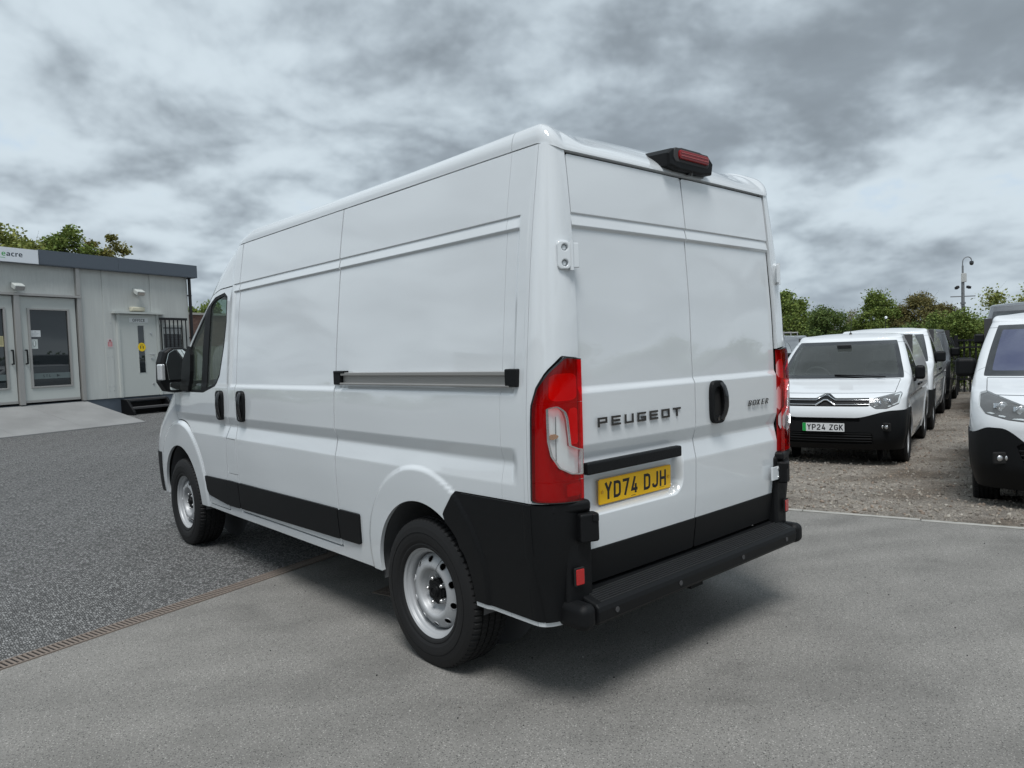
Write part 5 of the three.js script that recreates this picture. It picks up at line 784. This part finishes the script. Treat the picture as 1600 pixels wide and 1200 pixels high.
function makeTree(o) {
  const R = rng(o.seed), t = thing(o.name || 'tree', o.label, o.cat || 'tree', [o.pos[0], o.pos[1], o.pos[2]]), H = o.h, spots = [], br = [], fineK = 0.62, top = H * (o.low || 0.42);
  const trunkTop = [0.1 * (R() - 0.5) * H * 0.3, H * 0.72, 0.1 * (R() - 0.5) * H * 0.3]; br.push(bar([0, -0.1, 0], [trunkTop[0] * 0.5, H * 0.36, trunkTop[2] * 0.5], o.r, 9, o.r * 0.72), bar([trunkTop[0] * 0.5, H * 0.36, trunkTop[2] * 0.5], trunkTop, o.r * 0.72, 8, o.r * 0.3));
  for (let i = 0; i < o.clumps; i++) {
    let x, y, z; do { x = R() * 2 - 1; y = R() * 2 - 1; z = R() * 2 - 1; } while (x * x + y * y + z * z > 1 || (x * x + y * y + z * z < 0.12));
    const cy = (H + top) / 2, hy = (H - top) / 2 * 0.9, f = o.dome ? Math.sqrt(Math.max(0.05, 1 - Math.max(0, y) ** 2)) : 1; const p = [x * o.w * 0.5 * f, cy + y * hy, z * o.w * 0.5 * f, o.clump * (0.6 + 0.7 * R())]; spots.push(p);
    const s = lerp(0.25, 0.7, clamp((p[1] / H - 0.2))), a = [trunkTop[0] * s, H * s * 0.95 * Math.min(1, p[1] / H + 0.1), trunkTop[2] * s], m = [lerp(a[0], p[0], 0.5) + (R() - 0.5) * 0.2, lerp(a[1], p[1], 0.42), lerp(a[2], p[2], 0.5) + (R() - 0.5) * 0.2]; br.push(bar(a, m, o.r * 0.26, 6, o.r * 0.14), bar(m, p, o.r * 0.14, 5, o.r * 0.04));
    for (let q = 0; q < (o.twigs || 2); q++) br.push(bar(p, [p[0] + (R() - 0.5) * p[3] * 2, p[1] + (R() - 0.2) * p[3] * 2, p[2] + (R() - 0.5) * p[3] * 2], o.r * 0.05, 4, o.r * 0.015));
  }
  part(t, 'trunk', merge(br), barkMat); part(t, 'crown', leaves(R, spots, Math.round(o.leaves * 2.1), o.size * fineK, o.spread || 1.0), o.mat); return t;
}
const behind = 'trees behind the site office';
makeTree({ label: 'sparse yellow green tree behind the office sign, leftmost of the office trees', pos: [1.2, 0.4, -33.6], h: 7.9, w: 3.6, r: 0.14, clumps: 46, clump: 0.42, leaves: 5200, size: 0.20, mat: LIGHT, seed: 11, low: 0.35 });
makeTree({ label: 'sparse spring tree above the left end of the dark fascia', pos: [2.45, 0.4, -31.4], h: 6.75, w: 2.7, r: 0.13, clumps: 36, clump: 0.40, leaves: 3600, size: 0.19, mat: LIGHT, seed: 12, low: 0.35 });
makeTree({ label: 'greener round tree behind the office, above the middle of the fascia', pos: [3.62, 0.4, -31.3], h: 6.95, w: 1.95, r: 0.12, clumps: 34, clump: 0.34, leaves: 4200, size: 0.18, mat: GREEN, seed: 13, low: 0.45 });
makeTree({ label: 'thin orange tinged tree behind the office, rightmost above the fascia', pos: [4.95, 0.4, -31.4], h: 6.75, w: 2.1, r: 0.12, clumps: 36, clump: 0.36, leaves: 3300, size: 0.18, mat: leafMat([0.22, 0.215, 0.065]), seed: 14, low: 0.45 });
makeTree({ label: 'small tree beyond the brick building, between office and white van', pos: [11.2, 0.4, -39.2], h: 4.7, w: 3.4, r: 0.14, clumps: 36, clump: 0.5, leaves: 5200, size: 0.22, mat: GREEN, seed: 15, low: 0.3 });
makeTree({ label: 'green tree showing just right of the large van, leftmost of the right hand trees', pos: [35.3, -0.2, -17.6], h: 4.55, w: 3.4, r: 0.14, clumps: 46, clump: 0.55, leaves: 9000, size: 0.19, mat: GREEN, seed: 21, low: 0.1, dome: true });
makeTree({ name: 'bush', cat: 'bush', label: 'dark green bush left of the bare thin bush, beyond the small white van', pos: [30.9, -0.2, -13.3], h: 3.5, w: 2.1, r: 0.09, clumps: 46, clump: 0.36, leaves: 8000, size: 0.14, mat: DEEP, seed: 22, low: 0.05, dome: true });
makeTree({ name: 'bush', cat: 'bush', label: 'thin grey bush with few leaves between two green ones', pos: [48.0, -0.2, -19.3], h: 3.9, w: 2.2, r: 0.10, clumps: 40, clump: 0.4, leaves: 2600, size: 0.14, mat: leafMat([0.22, 0.205, 0.14]), seed: 23, low: 0.1, twigs: 5, dome: true });
makeTree({ label: 'tall mid green tree left of the brown dome shaped tree', pos: [38.9, -0.2, -14.1], h: 4.55, w: 2.7, r: 0.13, clumps: 56, clump: 0.42, leaves: 11000, size: 0.16, mat: GREEN, seed: 24, low: 0.05, dome: true });
makeTree({ label: 'wide brownish green dome shaped tree beyond the parked vans', pos: [40.6, -0.2, -12.6], h: 4.2, w: 4.5, r: 0.15, clumps: 120, clump: 0.42, leaves: 22000, size: 0.14, mat: OLIVE, seed: 25, low: 0.05, dome: true, spread: 0.9 });
makeTree({ name: 'bush', cat: 'bush', label: 'leafy green bush behind the black fence at the end of the gravel lane', pos: [21.9, -0.13, -5.25], h: 2.80, w: 1.7, r: 0.06, clumps: 60, clump: 0.30, leaves: 9000, size: 0.10, mat: GREEN, seed: 26, low: 0.03 });
makeTree({ name: 'bush', cat: 'bush', label: 'leafy green bush behind the black fence, close to the black van', pos: [23.2, -0.13, -6.6], h: 2.35, w: 2.0, r: 0.06, clumps: 50, clump: 0.30, leaves: 7000, size: 0.10, mat: DEEP, seed: 27, low: 0.03 });
makeTree({ label: 'young sparse tree with upright twigs above the dark grey van', pos: [25.4, -0.13, -4.7], h: 3.35, w: 1.7, r: 0.06, clumps: 26, clump: 0.30, leaves: 1300, size: 0.13, mat: LIGHT, seed: 28, low: 0.45, twigs: 5 });
{ // far hedge that closes the horizon all round the yard
  const R = rng(91), sp = []; for (let i = 0; i < 900; i++) { const a = i / 900 * Math.PI * 2, d = 66 + 14 * R(); for (let q = 0; q < 3; q++) sp.push([Math.cos(a) * d + 8, -0.2 + (0.5 + 2.2 * R()) * (0.75 + 0.6 * vnoise(i / 9, 0.5, 0.5, 4)), Math.sin(a) * d - 6, 0.95]); }
  const h = struct('far_hedge', leaves(R, sp, 130000, 0.36, 1.1), DEEP, 'dark green far hedge along the horizon behind the trees and vans', 'stuff'); h.userData.category = 'hedge';
}
{ // black palisade fence at the end of the lane
  const f = thing('black_fence', 'black metal fence before the bushes at the end of the gravel lane', 'fence', [20.6, -0.13, -3.6], 1.818 - Math.PI / 2);
  for (let i = 0; i < 40; i++) part(f, 'pale', box(0.05, 1.5, 0.012), M.blackMetal, [0, 0.78, -4.0 + i * 0.14], [0, Math.PI / 2, 0]);
  for (const y of [0.4, 1.3, 1.5]) part(f, 'rail', box(0.03, 0.05, 5.7), M.blackMetal, [-0.03, y, -1.25]); for (let i = 0; i < 3; i++) part(f, 'post', box(0.09, 1.7, 0.09), M.blackMetal, [-0.05, 0.8, -4.0 + i * 2.75]);
}
{ // camera mast
  const m = thing('camera_mast', 'tall grey camera mast with curved arm and dome camera above the bushes', 'mast', [40.15, -0.2, -10.28]), G2 = std([0.20, 0.21, 0.22], 0.55, 0.4);
  part(m, 'pole', merge([cyl(0.075, 0.10, 4.5, 14).translate(0, 2.25, 0), cyl(0.045, 0.05, 0.9, 12).translate(0, 4.9, 0)]), G2);
  const arc = new THREE.CatmullRomCurve3([[0, 5.2, 0], [0, 5.52, 0], [0.03, 5.68, 0.03], [0.12, 5.78, 0.12], [0.23, 5.78, 0.23], [0.30, 5.70, 0.30], [0.32, 5.55, 0.32]].map((p) => new THREE.Vector3(...p))); part(m, 'curved_arm', new THREE.TubeGeometry(arc, 30, 0.025, 8), G2);
  part(m, 'dome_camera', merge([cyl(0.09, 0.11, 0.10, 16).translate(0, 0.02, 0), new THREE.SphereGeometry(0.10, 16, 10).translate(0, -0.05, 0)]), M.gloss, [0.32, 5.50, 0.32]);
  part(m, 'control_box', rbox(0.24, 0.46, 0.2, 0.02, 2), std([0.5, 0.51, 0.5], 0.5), [0, 4.72, 0.05]);
  for (const s of [-1, 1]) part(m, 'floodlight', merge([rbox(0.24, 0.13, 0.14, 0.02, 2).rotateZ(s * 0.3), box(0.12, 0.03, 0.03).translate(-s * 0.15, 0, 0)]), M.blackMetal, [s * 0.21, 4.22, s * 0.21], [0, 0.8, 0]);
  part(m, 'cross_arm', box(1.25, 0.05, 0.06), G2, [0, 3.75, 0], [0, -0.78, 0]); part(m, 'bracket', merge([box(0.2, 0.1, 0.2).translate(0, 3.4, 0), box(0.28, 0.05, 0.1).translate(0, 3.25, 0), box(0.3, 0.04, 0.04).translate(0, 3.95, 0)]), G2);
}
{ // what the panels of the white van mirror: the long shed on the far side of the yard
  const s = thing('grey_shed', 'long low shed of grey sheeting with three roller doors across the yard', 'building', [-17.5, 0, -4], 0.0);
  for (let i = 0; i < 14; i++) part(s, 'wall_sheet', box(0.08, 4.2, 2.45), M.cladding, [0, 2.1, -17 + i * 2.5]);
  part(s, 'roof', box(7, 0.25, 36), M.slate, [-3.3, 4.35, 0]); part(s, 'end_wall', box(6.6, 4.2, 0.1), M.cladding, [-3.3, 2.1, 17.6]); part(s, 'end_wall', box(6.6, 4.2, 0.1), M.cladding, [-3.3, 2.1, -17.6]);
  for (const z of [-10, 0, 10]) part(s, 'roller_door', box(0.06, 3.2, 3.4), M.slate, [0.06, 1.6, z]);
}
renderer.render(scene, camera);
